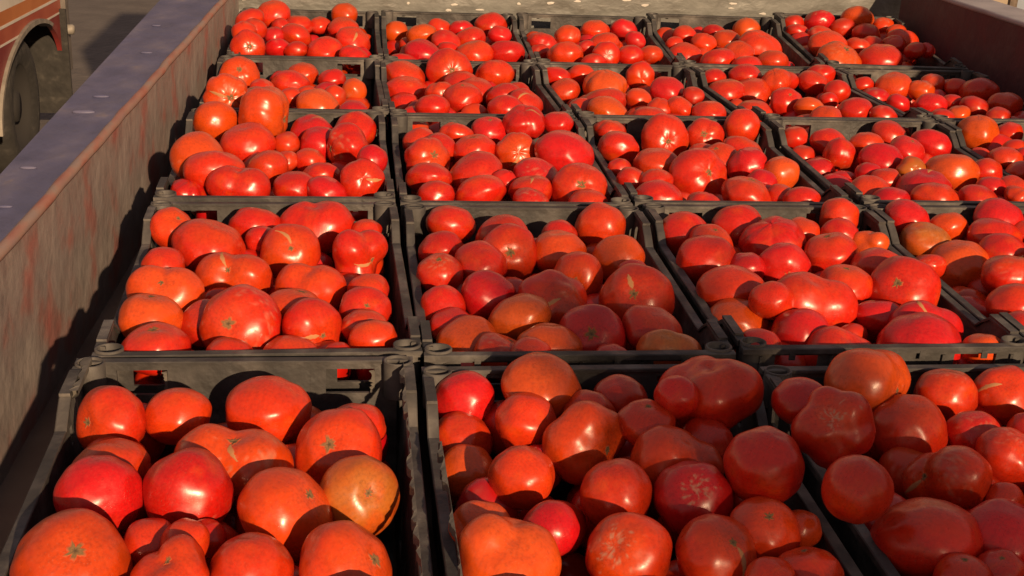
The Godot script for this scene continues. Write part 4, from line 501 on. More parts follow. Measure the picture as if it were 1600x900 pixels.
	"fourth_e": [1941, -30, -1330, 36, 1957, -13, -1387, 31, 1919, -73, -1294, 32, 1941, -70, -1427, 45, 1902, -63, -1754, 44, 1819, -83, -1575, 43, 1790, -61, -1408, 40, 1663, -78, -1552, 32, 1863, -62, -1440, 37, 1753, -67, -1570, 33, 1791, -70, -1481, 36, 1686, -63, -1438, 40, 1692, -68, -1635, 31, 1759, -55, -1292, 40, 1871, -58, -1505, 37, 1781, -83, -1748, 45, 1920, -64, -1557, 37, 1668, -75, -1708, 31, 1717, -75, -1502, 38, 1840, -68, -1681, 36, 1821, -69, -1322, 33, 1676, -66, -1302, 38, 1735, -82, -1674, 33, 1886, -58, -1377, 34, 1907, -78, -1615, 32, 1732, -73, -1359, 32, 1921, -74, -1673, 32, 1695, -78, -1768, 32, 1780, -83, -1634, 34, 1746, -103, -1429, 33, 1676, -101, -1374, 35, 1842, -101, -1370, 32, 1949, -94, -1501, 33, 1929, -102, -1364, 34, 1947, -104, -1716, 32, 1863, -101, -1292, 33, 1849, -110, -1738, 32, 1901, -148, -1615, 40, 1852, -129, -1521, 38, 1719, -157, -1733, 41, 1838, -150, -1419, 40, 1684, -158, -1459, 38, 1927, -146, -1309, 35, 1765, -136, -1563, 34, 1806, -149, -1686, 35, 1689, -145, -1653, 45, 1898, -130, -1466, 31, 1804, -160, -1763, 33, 1749, -140, -1300, 38, 1822, -162, -1597, 39, 1914, -137, -1765, 36, 1788, -151, -1489, 38, 1691, -161, -1561, 43, 1819, -155, -1309, 34, 1902, -152, -1692, 34, 1686, -153, -1339, 32, 1936, -159, -1528, 42],
	"fifth_a": [290, -76, -2202, 34, 92, -68, -1973, 35, 206, -72, -1916, 34, 297, -66, -2298, 43, 92, -66, -1896, 36, 186, -53, -2345, 44, 332, -78, -2129, 37, 80, -81, -2047, 38, 117, -78, -2142, 32, 83, -70, -2227, 33, 315, -73, -1990, 36, 204, -70, -2021, 44, 292, -75, -2069, 42, 108, -65, -2285, 40, 179, -68, -2112, 43, 267, -68, -2137, 38, 227, -67, -2249, 32, 298, -68, -1913, 43, 353, -75, -2202, 34, 171, -61, -2196, 43, 144, -83, -1931, 37, 351, -59, -2351, 38, 362, -61, -2055, 32, 365, -56, -2278, 33, 142, -77, -2055, 32, 88, -56, -2349, 32, 171, -62, -2266, 33, 362, -69, -1944, 34, 244, -104, -1969, 34, 270, -86, -2361, 34, 357, -107, -1889, 34, 158, -110, -1876, 32, 249, -99, -1876, 34, 225, -92, -2302, 35, 155, -144, -2267, 36, 230, -152, -2228, 40, 253, -140, -2041, 42, 310, -140, -2179, 41, 79, -146, -2184, 34, 334, -155, -2255, 39, 129, -140, -2134, 34, 195, -165, -1923, 37, 198, -147, -2128, 38, 290, -138, -1951, 31, 181, -161, -1991, 40, 357, -121, -1992, 32, 92, -137, -2278, 34, 153, -124, -2334, 37, 82, -150, -2073, 32, 108, -153, -1885, 42, 92, -144, -2013, 32, 292, -134, -2299, 34, 158, -156, -2196, 36, 343, -119, -2085, 31, 157, -160, -2075, 33, 211, -146, -2360, 33],
	"fifth_b": [572, -69, -2172, 43, 728, -67, -2130, 37, 644, -68, -2124, 34, 621, -61, -2325, 38, 648, -70, -2252, 39, 621, -64, -1901, 42, 690, -69, -2182, 36, 497, -69, -2005, 31, 671, -77, -2032, 35, 702, -80, -1976, 36, 739, -70, -2260, 43, 575, -68, -2089, 32, 519, -64, -1875, 45, 486, -59, -2067, 38, 502, -68, -2142, 35, 574, -79, -1994, 42, 704, -85, -1885, 31, 582, -64, -2243, 33, 748, -57, -2033, 35, 496, -59, -2214, 31, 544, -48, -2293, 41, 687, -50, -2326, 31, 757, -68, -2194, 32, 751, -79, -1919, 34, 489, -66, -2337, 36, 483, -74, -1940, 33, 634, -82, -1969, 32, 756, -65, -2339, 35, 557, -94, -1924, 34, 633, -90, -2193, 33, 497, -93, -2267, 34, 741, -97, -2075, 31, 509, -135, -1897, 41, 526, -117, -2214, 38, 563, -142, -2078, 32, 669, -140, -2242, 39, 504, -159, -1979, 36, 734, -145, -1942, 44, 477, -137, -2123, 35, 569, -151, -2156, 35, 680, -147, -2063, 32, 634, -130, -2326, 41, 641, -166, -1862, 36, 634, -133, -2139, 40, 763, -130, -2287, 34, 707, -143, -2162, 31, 566, -139, -2270, 35, 658, -161, -1931, 32, 517, -146, -2311, 36, 577, -148, -1914, 31, 594, -153, -2012, 32, 750, -139, -2214, 45, 522, -116, -2036, 36],
	"fifth_c": [968, -57, -2311, 42, 933, -58, -2061, 40, 998, -61, -2169, 42, 1021, -81, -1887, 36, 883, -53, -2335, 37, 1142, -63, -2176, 33, 1092, -48, -2321, 35, 1118, -65, -2091, 42, 1010, -62, -2062, 36, 1056, -79, -1951, 41, 908, -64, -2199, 43, 992, -79, -1998, 35, 1127, -60, -1910, 40, 1141, -60, -2249, 31, 975, -62, -1935, 36, 872, -71, -1952, 35, 1023, -57, -2251, 42, 1123, -66, -2020, 39, 922, -81, -1890, 37, 869, -75, -2020, 34, 896, -74, -2129, 36, 1034, -64, -2319, 33, 1076, -49, -2185, 40, 893, -46, -2263, 33, 1164, -63, -2334, 34, 929, -81, -1993, 36, 1051, -75, -2015, 32, 939, -95, -2248, 32, 1044, -96, -2119, 43, 1099, -107, -1865, 34, 965, -97, -2117, 37, 1127, -104, -1962, 32, 927, -151, -1881, 42, 1101, -124, -2336, 45, 1082, -155, -1947, 34, 989, -162, -1938, 44, 1035, -145, -1871, 34, 1016, -117, -2341, 35, 1069, -132, -2011, 35, 1148, -150, -2212, 34, 1057, -117, -2269, 33, 946, -146, -2212, 36, 1130, -131, -2060, 32, 870, -125, -2080, 33, 879, -149, -2165, 38, 890, -113, -2291, 38, 1053, -147, -2186, 41, 923, -123, -2042, 32, 1110, -130, -2132, 32, 995, -149, -2256, 32, 1147, -158, -1921, 32, 1008, -156, -2081, 43, 921, -147, -2114, 33, 992, -151, -2009, 36],
	"fifth_d": [1548, -60, -2169, 38, 1361, -72, -2054, 37, 1410, -75, -2001, 38, 1476, -56, -2192, 45, 1550, -51, -2317, 35, 1465, -77, -1925, 44, 1379, -37, -2371, 32, 1381, -61, -2157, 36, 1471, -45, -2345, 38, 1542, -75, -2034, 41, 1288, -68, -2205, 38, 1296, -65, -1914, 33, 1339, -58, -2311, 38, 1452, -64, -2256, 33, 1323, -74, -2000, 36, 1368, -78, -1945, 40, 1372, -48, -2220, 31, 1555, -60, -2239, 39, 1470, -63, -2015, 32, 1320, -62, -2113, 43, 1434, -67, -2094, 39, 1544, -73, -1908, 33, 1301, -48, -2363, 32, 1278, -64, -2268, 33, 1408, -50, -2314, 38, 1262, -75, -1978, 32, 1550, -66, -2106, 32, 1478, -99, -2061, 33, 1276, -103, -2042, 42, 1513, -89, -2281, 35, 1508, -102, -1978, 32, 1390, -109, -1891, 35, 1370, -90, -2259, 31, 1488, -90, -2129, 33, 1349, -155, -1954, 45, 1376, -134, -2324, 43, 1496, -159, -1896, 36, 1276, -138, -2258, 34, 1302, -148, -2168, 44, 1382, -138, -2041, 38, 1282, -137, -2350, 36, 1418, -137, -2245, 39, 1441, -148, -2109, 38, 1459, -121, -2345, 39, 1535, -132, -2110, 35, 1498, -139, -2221, 31, 1444, -155, -1960, 36, 1554, -137, -2321, 43, 1381, -144, -2116, 31, 1545, -153, -2022, 37, 1455, -146, -2021, 33, 1378, -150, -2177, 36],
	"fifth_e": [1868, -59, -2192, 37, 1867, -68, -2039, 35, 1929, -69, -2057, 37, 1780, -63, -2068, 32, 1923, -62, -2272, 44, 1754, -60, -1990, 31, 1728, -60, -2219, 37, 1965, -58, -2175, 33, 1811, -49, -2229, 35, 1912, -67, -1949, 33, 1720, -57, -2365, 34, 1977, -37, -2370, 33, 1801, -43, -2397, 39, 1808, -77, -1955, 39, 1775, -45, -2318, 41, 1698, -85, -1933, 38, 1695, -67, -2076, 40, 1772, -71, -2129, 37, 1886, -46, -2372, 33, 1841, -40, -2285, 31, 1843, -63, -2124, 43, 1706, -61, -2291, 34, 1922, -68, -2128, 36, 1804, -101, -2021, 33, 1679, -89, -2166, 33, 1927, -111, -1912, 32, 1837, -70, -2340, 32, 1953, -103, -1971, 32, 1693, -103, -1998, 36, 1974, -83, -2311, 32, 1872, -101, -1988, 31, 1742, -101, -2036, 33, 1902, -127, -2217, 34, 1818, -110, -2265, 41, 1790, -148, -2174, 33, 1867, -133, -2365, 36, 1902, -95, -2329, 34, 1776, -135, -1933, 40, 1768, -131, -2378, 39, 1945, -138, -2119, 43, 1939, -134, -2374, 42, 1726, -130, -2295, 41, 1830, -158, -2017, 39, 1797, -134, -2084, 33, 1732, -125, -2156, 38, 1708, -148, -1930, 34, 1856, -136, -1937, 38, 1709, -152, -2093, 40, 1931, -161, -1954, 34, 1687, -113, -2346, 32, 1685, -128, -2216, 34, 1873, -135, -2156, 34, 1744, -160, -1997, 39],
}

# ---------------------------------------------------------------- names, tags
func numbered(called: String) -> String:
	var n: int = taken.get(called, 0)
	taken[called] = n + 1
	return called if n == 0 else "%s_%03d" % [called, n]

func tag(o: Node, label: String, category: String, group := "", kind := "") -> void:
	o.set_meta("label", label)
	if category: o.set_meta("category", category)
	if group: o.set_meta("group", group)
	if kind: o.set_meta("kind", kind)

func thing(called: String, label: String, category: String, at := Vector3.ZERO, group := "") -> Node3D:
	var o := Node3D.new()
	o.name = numbered(called)
	add_child(o, true)
	o.position = at
	tag(o, label, category, group)
	return o

func put(called: String, mesh: Mesh, m: Material, parent: Node = self) -> MeshInstance3D:
	var o := MeshInstance3D.new()
	o.name = numbered(called) if parent == self else called
	o.mesh = mesh
	o.material_override = m
	parent.add_child(o, true)
	return o

# ---------------------------------------------------------------- materials
func noise_tex(freq: float, ramp: Array, sd: int, octaves := 4, size := 512, as_normal := false, bump := 4.0, raw := false) -> NoiseTexture2D:
	var n := FastNoiseLite.new()
	n.noise_type = FastNoiseLite.TYPE_SIMPLEX_SMOOTH
	n.seed = sd
	n.frequency = freq
	n.fractal_octaves = octaves
	var t := NoiseTexture2D.new()
	t.width = size
	t.height = size
	t.seamless = true
	t.noise = n
	if as_normal:
		t.as_normal_map = true
		t.bump_strength = bump
	elif ramp.size():
		var g := Gradient.new()
		var offs := PackedFloat32Array()
		var cols := PackedColorArray()
		for r in ramp:
			offs.append(r[0])
			cols.append((r[1] as Color) if raw else (r[1] as Color).linear_to_srgb())
		g.offsets = offs
		g.colors = cols
		t.color_ramp = g
	return t

func grey(v: float) -> Color:
	return Color(v, v, v)

func surface(albedo: Texture2D, rough: Texture2D, normal: Texture2D, scale: Vector3, r := 1.0, ns := 0.6, world := true) -> StandardMaterial3D:
	var m := StandardMaterial3D.new()
	m.albedo_texture = albedo
	m.roughness = r
	if rough: m.roughness_texture = rough
	if normal:
		m.normal_enabled = true
		m.normal_texture = normal
		m.normal_scale = ns
	m.uv1_triplanar = true
	m.uv1_world_triplanar = world
	m.uv1_scale = scale
	return m

func flat_mat(c: Color, r: float) -> StandardMaterial3D:
	var m := StandardMaterial3D.new()
	m.albedo_color = c.linear_to_srgb()
	m.roughness = r
	return m

func make_materials() -> void:
	# tomato skin: vertex colour x faint speckle, dust film in the roughness
	var t := StandardMaterial3D.new()
	t.vertex_color_use_as_albedo = true
	t.albedo_texture = noise_tex(0.018, [[0.0, Color(0.62, 0.66, 0.7)], [0.38, grey(0.86)], [0.6, grey(0.98)], [0.8, Color(1.0, 1.0, 1.0)]], 3, 5, 512)
	t.roughness_texture = noise_tex(0.012, [[0.0, grey(0.24)], [0.5, grey(0.30)], [0.72, grey(0.38)], [1.0, grey(0.52)]], 9, 5, 512, false, 4.0, true)
	t.roughness = 1.0
	t.metallic_specular = 0.5
	t.normal_enabled = true
	t.normal_texture = noise_tex(0.03, [], 21, 4, 512, true, 2.0)
	t.normal_scale = 0.16
	t.uv1_triplanar = true
	t.uv1_scale = Vector3.ONE * 0.9
	t.detail_enabled = true
	t.detail_blend_mode = BaseMaterial3D.BLEND_MODE_MIX
	t.detail_albedo = noise_tex(0.05, [[0.0, Color(0.5, 0.3, 0.2, 0.0)], [0.64, Color(0.5, 0.3, 0.2, 0.0)], [0.78, Color(0.55, 0.36, 0.24, 0.09)], [0.92, Color(0.6, 0.4, 0.28, 0.28)]], 31, 5, 512)
	t.detail_uv_layer = BaseMaterial3D.DETAIL_UV_1
	mats.tomato = t
	var s := StandardMaterial3D.new()
	s.vertex_color_use_as_albedo = true
	s.roughness = 0.85
	mats.scar = s
	# crate plastic: black, greyed by dust and scuffs
	mats.plastic = surface(
		noise_tex(0.010, [[0.0, Color(0.022, 0.021, 0.021)], [0.40, Color(0.037, 0.034, 0.033)], [0.62, Color(0.062, 0.056, 0.053)], [1.0, Color(0.15, 0.135, 0.122)]], 5, 6, 512),
		noise_tex(0.02, [[0.0, grey(0.42)], [1.0, grey(0.85)]], 6, 4, 256, false, 4.0, true), noise_tex(0.03, [], 7, 5, 512, true, 5.0), Vector3.ONE * 2.2, 1.0, 0.35)
	mats.torn = surface(
		noise_tex(0.03, [[0.0, Color(0.06, 0.053, 0.046)], [1.0, Color(0.17, 0.15, 0.125)]], 8, 5, 256), null, null, Vector3.ONE * 4.0, 0.8)
	# trailer: dusty inner steel with red paint showing through in upright streaks
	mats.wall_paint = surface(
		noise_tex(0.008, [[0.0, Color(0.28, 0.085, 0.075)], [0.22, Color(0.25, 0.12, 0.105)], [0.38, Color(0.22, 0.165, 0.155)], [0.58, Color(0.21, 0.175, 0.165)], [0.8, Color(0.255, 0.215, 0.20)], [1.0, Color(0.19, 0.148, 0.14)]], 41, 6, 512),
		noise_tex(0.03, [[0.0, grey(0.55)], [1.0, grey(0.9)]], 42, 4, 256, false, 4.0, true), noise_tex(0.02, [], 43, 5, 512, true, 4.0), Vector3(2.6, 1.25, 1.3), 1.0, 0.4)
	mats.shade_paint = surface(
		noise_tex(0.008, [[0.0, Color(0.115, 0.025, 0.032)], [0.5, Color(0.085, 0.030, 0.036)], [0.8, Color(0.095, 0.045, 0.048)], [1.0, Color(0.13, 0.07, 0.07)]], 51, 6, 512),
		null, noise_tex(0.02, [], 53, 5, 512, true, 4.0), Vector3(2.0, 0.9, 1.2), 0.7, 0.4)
	mats.rail_paint = surface(
		noise_tex(0.01, [[0.0, Color(0.065, 0.068, 0.13)], [0.5, Color(0.092, 0.092, 0.168)], [0.78, Color(0.125, 0.118, 0.185)], [0.9, Color(0.19, 0.155, 0.17)], [1.0, Color(0.26, 0.2, 0.19)]], 61, 6, 512),
		noise_tex(0.02, [[0.0, grey(0.45)], [1.0, grey(0.75)]], 62, 4, 256, false, 4.0, true), noise_tex(0.012, [], 63, 5, 512, true, 6.0), Vector3(1.6, 1.6, 0.8), 1.0, 0.5)
	mats.red_edge = surface(
		noise_tex(0.02, [[0.0, Color(0.24, 0.075, 0.055)], [0.4, Color(0.30, 0.13, 0.10)], [0.65, Color(0.26, 0.18, 0.15)], [1.0, Color(0.2, 0.16, 0.17)]], 71, 5, 256), null, null, Vector3(3, 3, 1.5), 0.75)
	mats.headboard = surface(
		noise_tex(0.010, [[0.0, Color(0.085, 0.08, 0.072)], [0.35, Color(0.12, 0.12, 0.113)], [0.65, Color(0.145, 0.147, 0.138)], [0.85, Color(0.18, 0.18, 0.17)], [1.0, Color(0.45, 0.44, 0.42)]], 81, 6, 512),
		noise_tex(0.02, [[0.0, grey(0.4)], [1.0, grey(0.8)]], 82, 4, 256, false, 4.0, true), noise_tex(0.014, [], 83, 5, 512, true, 8.0), Vector3(1.1, 2.0, 1.1), 1.0, 0.6)
	mats.grey_rail = surface(noise_tex(0.015, [[0.0, Color(0.22, 0.21, 0.23)], [1.0, Color(0.36, 0.34, 0.36)]], 85, 5, 256), null, null, Vector3.ONE * 2.0, 0.6)
	mats.flake = surface(noise_tex(0.03, [[0.0, Color(0.36, 0.34, 0.31)], [1.0, Color(0.56, 0.53, 0.49)]], 84, 4, 256), null, null, Vector3.ONE * 3.0, 0.6)
	mats.bed_floor = surface(noise_tex(0.012, [[0.0, Color(0.08, 0.05, 0.04)], [1.0, Color(0.2, 0.15, 0.12)]], 91, 5, 256), null, null, Vector3.ONE, 0.9)
	mats.steel = surface(noise_tex(0.02, [[0.0, Color(0.08, 0.07, 0.065)], [1.0, Color(0.17, 0.15, 0.13)]], 92, 5, 256), null, null, Vector3.ONE, 0.7)
	mats.asphalt = surface(
		noise_tex(0.012, [[0.0, Color(0.075, 0.064, 0.058)], [0.5, Color(0.092, 0.079, 0.071)], [1.0, Color(0.115, 0.099, 0.088)]], 101, 6, 512),
		null, noise_tex(0.06, [], 103, 4, 512, true, 8.0), Vector3.ONE * 0.35, 0.9, 0.2)
	# the parked vehicle and what stands beyond the other side
	mats.white_body = surface(noise_tex(0.01, [[0.0, Color(0.55, 0.51, 0.45)], [1.0, Color(0.72, 0.68, 0.62)]], 111, 5, 256), null, null, Vector3.ONE, 0.4)
	mats.orange_body = surface(noise_tex(0.01, [[0.0, Color(0.42, 0.13, 0.035)], [1.0, Color(0.52, 0.19, 0.06)]], 112, 5, 256), null, null, Vector3.ONE, 0.4)
	mats.red_body = surface(noise_tex(0.01, [[0.0, Color(0.30, 0.055, 0.03)], [1.0, Color(0.40, 0.10, 0.05)]], 113, 5, 256), null, null, Vector3.ONE, 0.4)
	mats.maroon_body = surface(noise_tex(0.01, [[0.0, Color(0.16, 0.02, 0.02)], [1.0, Color(0.24, 0.035, 0.03)]], 114, 5, 256), null, null, Vector3.ONE, 0.4)
	mats.trim = surface(noise_tex(0.02, [[0.0, Color(0.15, 0.135, 0.115)], [1.0, Color(0.27, 0.245, 0.21)]], 115, 5, 256), null, null, Vector3.ONE * 2.0, 0.6)
	mats.rubber = surface(noise_tex(0.02, [[0.0, Color(0.015, 0.014, 0.013)], [0.6, Color(0.026, 0.024, 0.022)], [1.0, Color(0.06, 0.055, 0.047)]], 116, 5, 256), null, noise_tex(0.03, [], 117, 4, 256, true, 5.0), Vector3.ONE * 2.0, 0.9, 0.5)
	mats.dark = flat_mat(Color(0.02, 0.018, 0.017), 0.9)
	mats.rim_steel = surface(noise_tex(0.02, [[0.0, Color(0.2, 0.19, 0.18)], [1.0, Color(0.34, 0.32, 0.3)]], 118, 4, 256), null, null, Vector3.ONE * 2.0, 0.5)
	mats.glass = flat_mat(Color(0.03, 0.035, 0.04), 0.08)
	mats.plaster = surface(noise_tex(0.01, [[0.0, Color(0.24, 0.19, 0.14)], [1.0, Color(0.33, 0.27, 0.20)]], 121, 6, 256), null, null, Vector3.ONE * 0.6, 0.9)
	mats.blue_door = surface(noise_tex(0.01, [[0.0, Color(0.16, 0.19, 0.25)], [1.0, Color(0.22, 0.26, 0.33)]], 122, 5, 256), null, null, Vector3.ONE, 0.5)
	mats.leaf = flat_mat(Color(0.05, 0.08, 0.025), 0.7)
	mats.bark = surface(noise_tex(0.03, [[0.0, Color(0.08, 0.06, 0.045)], [1.0, Color(0.17, 0.13, 0.1)]], 124, 5, 256), null, null, Vector3.ONE * 2.0, 0.9)

# ---------------------------------------------------------------- mesh helpers
func begin() -> SurfaceTool:
	var st := SurfaceTool.new()
	st.begin(Mesh.PRIMITIVE_TRIANGLES)
	st.set_smooth_group(-1)
	return st

func quad(st: SurfaceTool, a: Vector3, b: Vector3, c: Vector3, d: Vector3) -> void:
	# a b c d clockwise seen from outside
	for p in [a, b, c, a, c, d]:
		st.add_vertex(p)

func done(st: SurfaceTool) -> ArrayMesh:
	st.generate_normals()
	return st.commit()

func hexa(st: SurfaceTool, p: Array) -> void:
	# p[0..3] bottom ring, p[4..7] top ring, both counter-clockwise seen from above
	quad(st, p[4], p[7], p[6], p[5])
	quad(st, p[0], p[1], p[2], p[3])
	for i in 4:
		var j := (i + 1) % 4
		quad(st, p[i], p[i + 4], p[j + 4], p[j])

func box(st: SurfaceTool, lo: Vector3, hi: Vector3) -> void:
	hexa(st, [Vector3(lo.x, lo.y, hi.z), Vector3(hi.x, lo.y, hi.z), Vector3(hi.x, lo.y, lo.z), Vector3(lo.x, lo.y, lo.z),
		Vector3(lo.x, hi.y, hi.z), Vector3(hi.x, hi.y, hi.z), Vector3(hi.x, hi.y, lo.z), Vector3(lo.x, hi.y, lo.z)])

func sweep(st: SurfaceTool, path: Array, side: Array, section: Array, smooth := false) -> void:
	# section points (across along side[i], up); closed; open ends capped
	var n := section.size()
	st.set_smooth_group(1 if smooth else -1)
	var rings := []
	for i in path.size():
		var ring := []
		for s in section:
			ring.append(path[i] + side[i] * s.x + Vector3.UP * s.y)
		rings.append(ring)
	for i in path.size() - 1:
		for k in n:
			var l := (k + 1) % n
			quad(st, rings[i][k], rings[i][l], rings[i + 1][l], rings[i + 1][k])
	st.set_smooth_group(-1)
	for e in [0, path.size() - 1]:
		for k in range(1, n - 1):
			var tri := [rings[e][0], rings[e][k], rings[e][k + 1]]
			if e == 0: tri.reverse()
			for p in tri: st.add_vertex(p)

func lathe(st: SurfaceTool, profile: Array, segs: int, axis: Transform3D, close := false) -> void:
	# profile points (radius, along); revolved about axis.basis.y
	st.set_smooth_group(1)
	var n := profile.size()
	for i in segs:
		var a0 := TAU * i / segs
		var a1 := TAU * (i + 1) / segs
		for k in (n if close else n - 1):
			var p: Vector2 = profile[k]
			var q: Vector2 = profile[(k + 1) % n]
			quad(st, axis * Vector3(p.x * cos(a0), p.y, p.x * sin(a0)), axis * Vector3(q.x * cos(a0), q.y, q.x * sin(a0)),
				axis * Vector3(q.x * cos(a1), q.y, q.x * sin(a1)), axis * Vector3(p.x * cos(a1), p.y, p.x * sin(a1)))
	st.set_smooth_group(-1)

# a plate with rectangular holes: us, vs are cut positions, hole(i, j) says which cells are open, top(u) lifts the highest cut
func plate(st: SurfaceTool, us: Array, vs: Array, holes: Array, top: Callable, place: Callable, thick: float) -> void:
	var nu := us.size() - 1
	var nv := vs.size() - 1
	var at := func(i: int, j: int, w: float) -> Vector3:
		var v: float = vs[j]
		if j == nv: v = top.call(us[i])
		return place.call(us[i], v, w)
	var solid := func(i: int, j: int) -> bool:
		return i >= 0 and j >= 0 and i < nu and j < nv and not (Vector2i(i, j) in holes)
	for i in nu:
		for j in nv:
			if not solid.call(i, j): continue
			var p := []
			for w in [0.0, thick]:
				for c in [[i, j], [i + 1, j], [i + 1, j + 1], [i, j + 1]]:
					p.append(at.call(c[0], c[1], w))
			quad(st, p[0], p[1], p[2], p[3])
			quad(st, p[4], p[7], p[6], p[5])
			if not solid.call(i - 1, j): quad(st, p[0], p[3], p[7], p[4])
			if not solid.call(i + 1, j): quad(st, p[1], p[5], p[6], p[2])
			if not solid.call(i, j - 1): quad(st, p[0], p[4], p[5], p[1])
			if not solid.call(i, j + 1): quad(st, p[3], p[2], p[6], p[7])

# ---------------------------------------------------------------- crates
func side_top(z: float) -> float:
	# raised corners, lower hand-hold between them
	var e := CRATE_D * 0.5 - absf(z)
	return -0.026 * smoothstep(0.098, 0.135, e)

func crate_meshes() -> Dictionary:
	var m := {}
	var hw := CRATE_W * 0.5
	var hd := CRATE_D * 0.5
	var inner_w := hw - 0.013
	var inner_d := hd - 0.013
	# end walls (short sides): two grip slots under the rim, drain slits below
	var st := begin()
	var us := [-inner_w + 0.006, -0.150, -0.092, -0.060, -0.040, 0.040, 0.060, 0.092, 0.150, inner_w - 0.006]
	var vs := [-CRATE_H, -0.165, -0.115, -0.070, -0.043, -0.012, -0.004]
	var holes := [Vector2i(1, 4), Vector2i(7, 4), Vector2i(1, 1), Vector2i(3, 1), Vector2i(5, 1), Vector2i(7, 1)]
	plate(st, us, vs, holes, func(_u): return -0.004, func(u, v, w): return Vector3(u, v, hd - 0.009 + w - 0.012 * (-v / CRATE_H)), 0.004)
	# stiffening ribs on the outside of the end wall
	for x in [-0.17, -0.076, 0.0, 0.076, 0.17]:
		hexa(st, [Vector3(x - 0.002, -0.19, hd - 0.009), Vector3(x + 0.002, -0.19, hd - 0.009), Vector3(x + 0.002, -0.19, hd - 0.021), Vector3(x - 0.002, -0.19, hd - 0.021),
			Vector3(x - 0.002, -0.012, hd - 0.002), Vector3(x + 0.002, -0.012, hd - 0.002), Vector3(x + 0.002, -0.012, hd - 0.010), Vector3(x - 0.002, -0.012, hd - 0.010)])
	m.end_wall = done(st)
	# side walls (long sides): lowered middle, upright slots in the raised corners
	st = begin()
	us = [-inner_d + 0.006, -0.252, -0.228, -0.196, -0.185, -0.172, -0.158, -0.12, -0.06, -0.04, 0.04, 0.06, 0.12, 0.158, 0.172, 0.185, 0.196, 0.228, 0.252, inner_d - 0.006]
	vs = [-CRATE_H, -0.17, -0.125, -0.080, -0.055, -0.034, -0.018, 0.0]
	holes = [Vector2i(1, 4), Vector2i(1, 5), Vector2i(17, 4), Vector2i(17, 5), Vector2i(3, 4), Vector2i(15, 4), Vector2i(8, 1), Vector2i(10, 1), Vector2i(6, 1), Vector2i(12, 1)]
	plate(st, us, vs, holes, func(u): return side_top(u) - 0.004,
		func(u, v, w): return Vector3(hw - 0.009 + w - 0.012 * (-v / CRATE_H), minf(v, side_top(u) - 0.004), -u), 0.004)
	m.side_wall = done(st)
	# rim flanges
	var section := [Vector2(-0.004, -0.0045), Vector2(-0.004, -0.001), Vector2(-0.003, 0.0), Vector2(0.0078, 0.0), Vector2(0.009, -0.0012), Vector2(0.009, -0.0078), Vector2(0.0065, -0.0078), Vector2(0.0065, -0.0045)]
	st = begin()
	var path := [Vector3(-hw + 0.0005, 0, hd - 0.009), Vector3(hw - 0.0005, 0, hd - 0.009)]
	sweep(st, path, [Vector3(0, 0, 1), Vector3(0, 0, 1)], section)
	for x in [-0.13, -0.045, 0.045, 0.13]:   # stacking nibs under the flange
		box(st, Vector3(x - 0.004, -0.016, hd - 0.0018), Vector3(x + 0.004, -0.0045, hd + 0.0006))
	m.end_rim = done(st)
	st = begin()
	path = []
	var side := []
	for i in 31:
		var z := lerpf(hd - 0.0245, -hd + 0.0245, i / 30.0)
		path.append(Vector3(hw - 0.009, side_top(z) + 0.0012, z))
		side.append(Vector3(1, 0, 0))
	sweep(st, path, side, section)
	for s in [-1, 1]:                        # raised pad behind each corner
		var z0: float = s * (hd - 0.10)
		var z1: float = s * (hd - 0.040)
		box(st, Vector3(hw - 0.0125, 0.0005, minf(z0, z1)), Vector3(hw - 0.0005, 0.0042, maxf(z0, z1)))
	m.side_rim = done(st)
	# base: slatted grid seen only between the fruit
	st = begin()
	plate(st, [-inner_w + 0.012, -0.11, -0.09, -0.01, 0.01, 0.09, 0.11, inner_w - 0.012], [-inner_d + 0.012, -0.2, -0.18, -0.02, 0.02, 0.18, 0.2, inner_d - 0.012],
		[Vector2i(1, 1), Vector2i(3, 1), Vector2i(5, 1), Vector2i(1, 5), Vector2i(3, 5), Vector2i(5, 5), Vector2i(3, 3)], func(_u): return inner_d - 0.012, func(u, v, w): return Vector3(u, -CRATE_H + w, v), 0.004)
	m.base = done(st)
	# corner sockets: open oval cups that take the feet of the crate above
	st = begin()
	lathe(st, [Vector2(0.0150, -0.045), Vector2(0.0154, 0.0012), Vector2(0.0148, 0.0022), Vector2(0.0134, 0.0022), Vector2(0.0126, 0.0012), Vector2(0.0120, -0.034), Vector2(0.0005, -0.035)], 18, Transform3D(Basis().scaled(Vector3(1.12, 1, 0.95)), Vector3.ZERO))
	m.corner_socket = done(st)
	return m

func torn_strip(z0: float, z1: float, x: float, width: float, sd: int) -> ArrayMesh:
	# rim edge with the plastic torn into a ragged line
	var rng := RandomNumberGenerator.new()
	rng.seed = sd
	var st := begin()
	var n := int((z1 - z0) / 0.005)
	var last := []
	for i in n + 1:
		var z := lerpf(z0, z1, i / float(n))
		var tear := lumps.get_noise_2d(z * 24.0, sd * 3.1) + 0.35 * lumps.get_noise_2d(z * 90.0, sd * 7.7)
		var a := width * clampf(0.45 + tear * 1.5, 0.05, 1.3)
		var dip := maxf(0.0, tear) * 0.004
		var ring := [Vector3(x, 0.0058, z), Vector3(x - a, 0.0058 - dip, z), Vector3(x - a * 0.9, -0.003 - dip - maxf(0.0, tear) * 0.006, z), Vector3(x, -0.001, z)]
		if i:
			for k in 4:
				var l := (k + 1) % 4
				quad(st, last[k], last[l], ring[l], ring[k])
		last = ring
	return done(st)

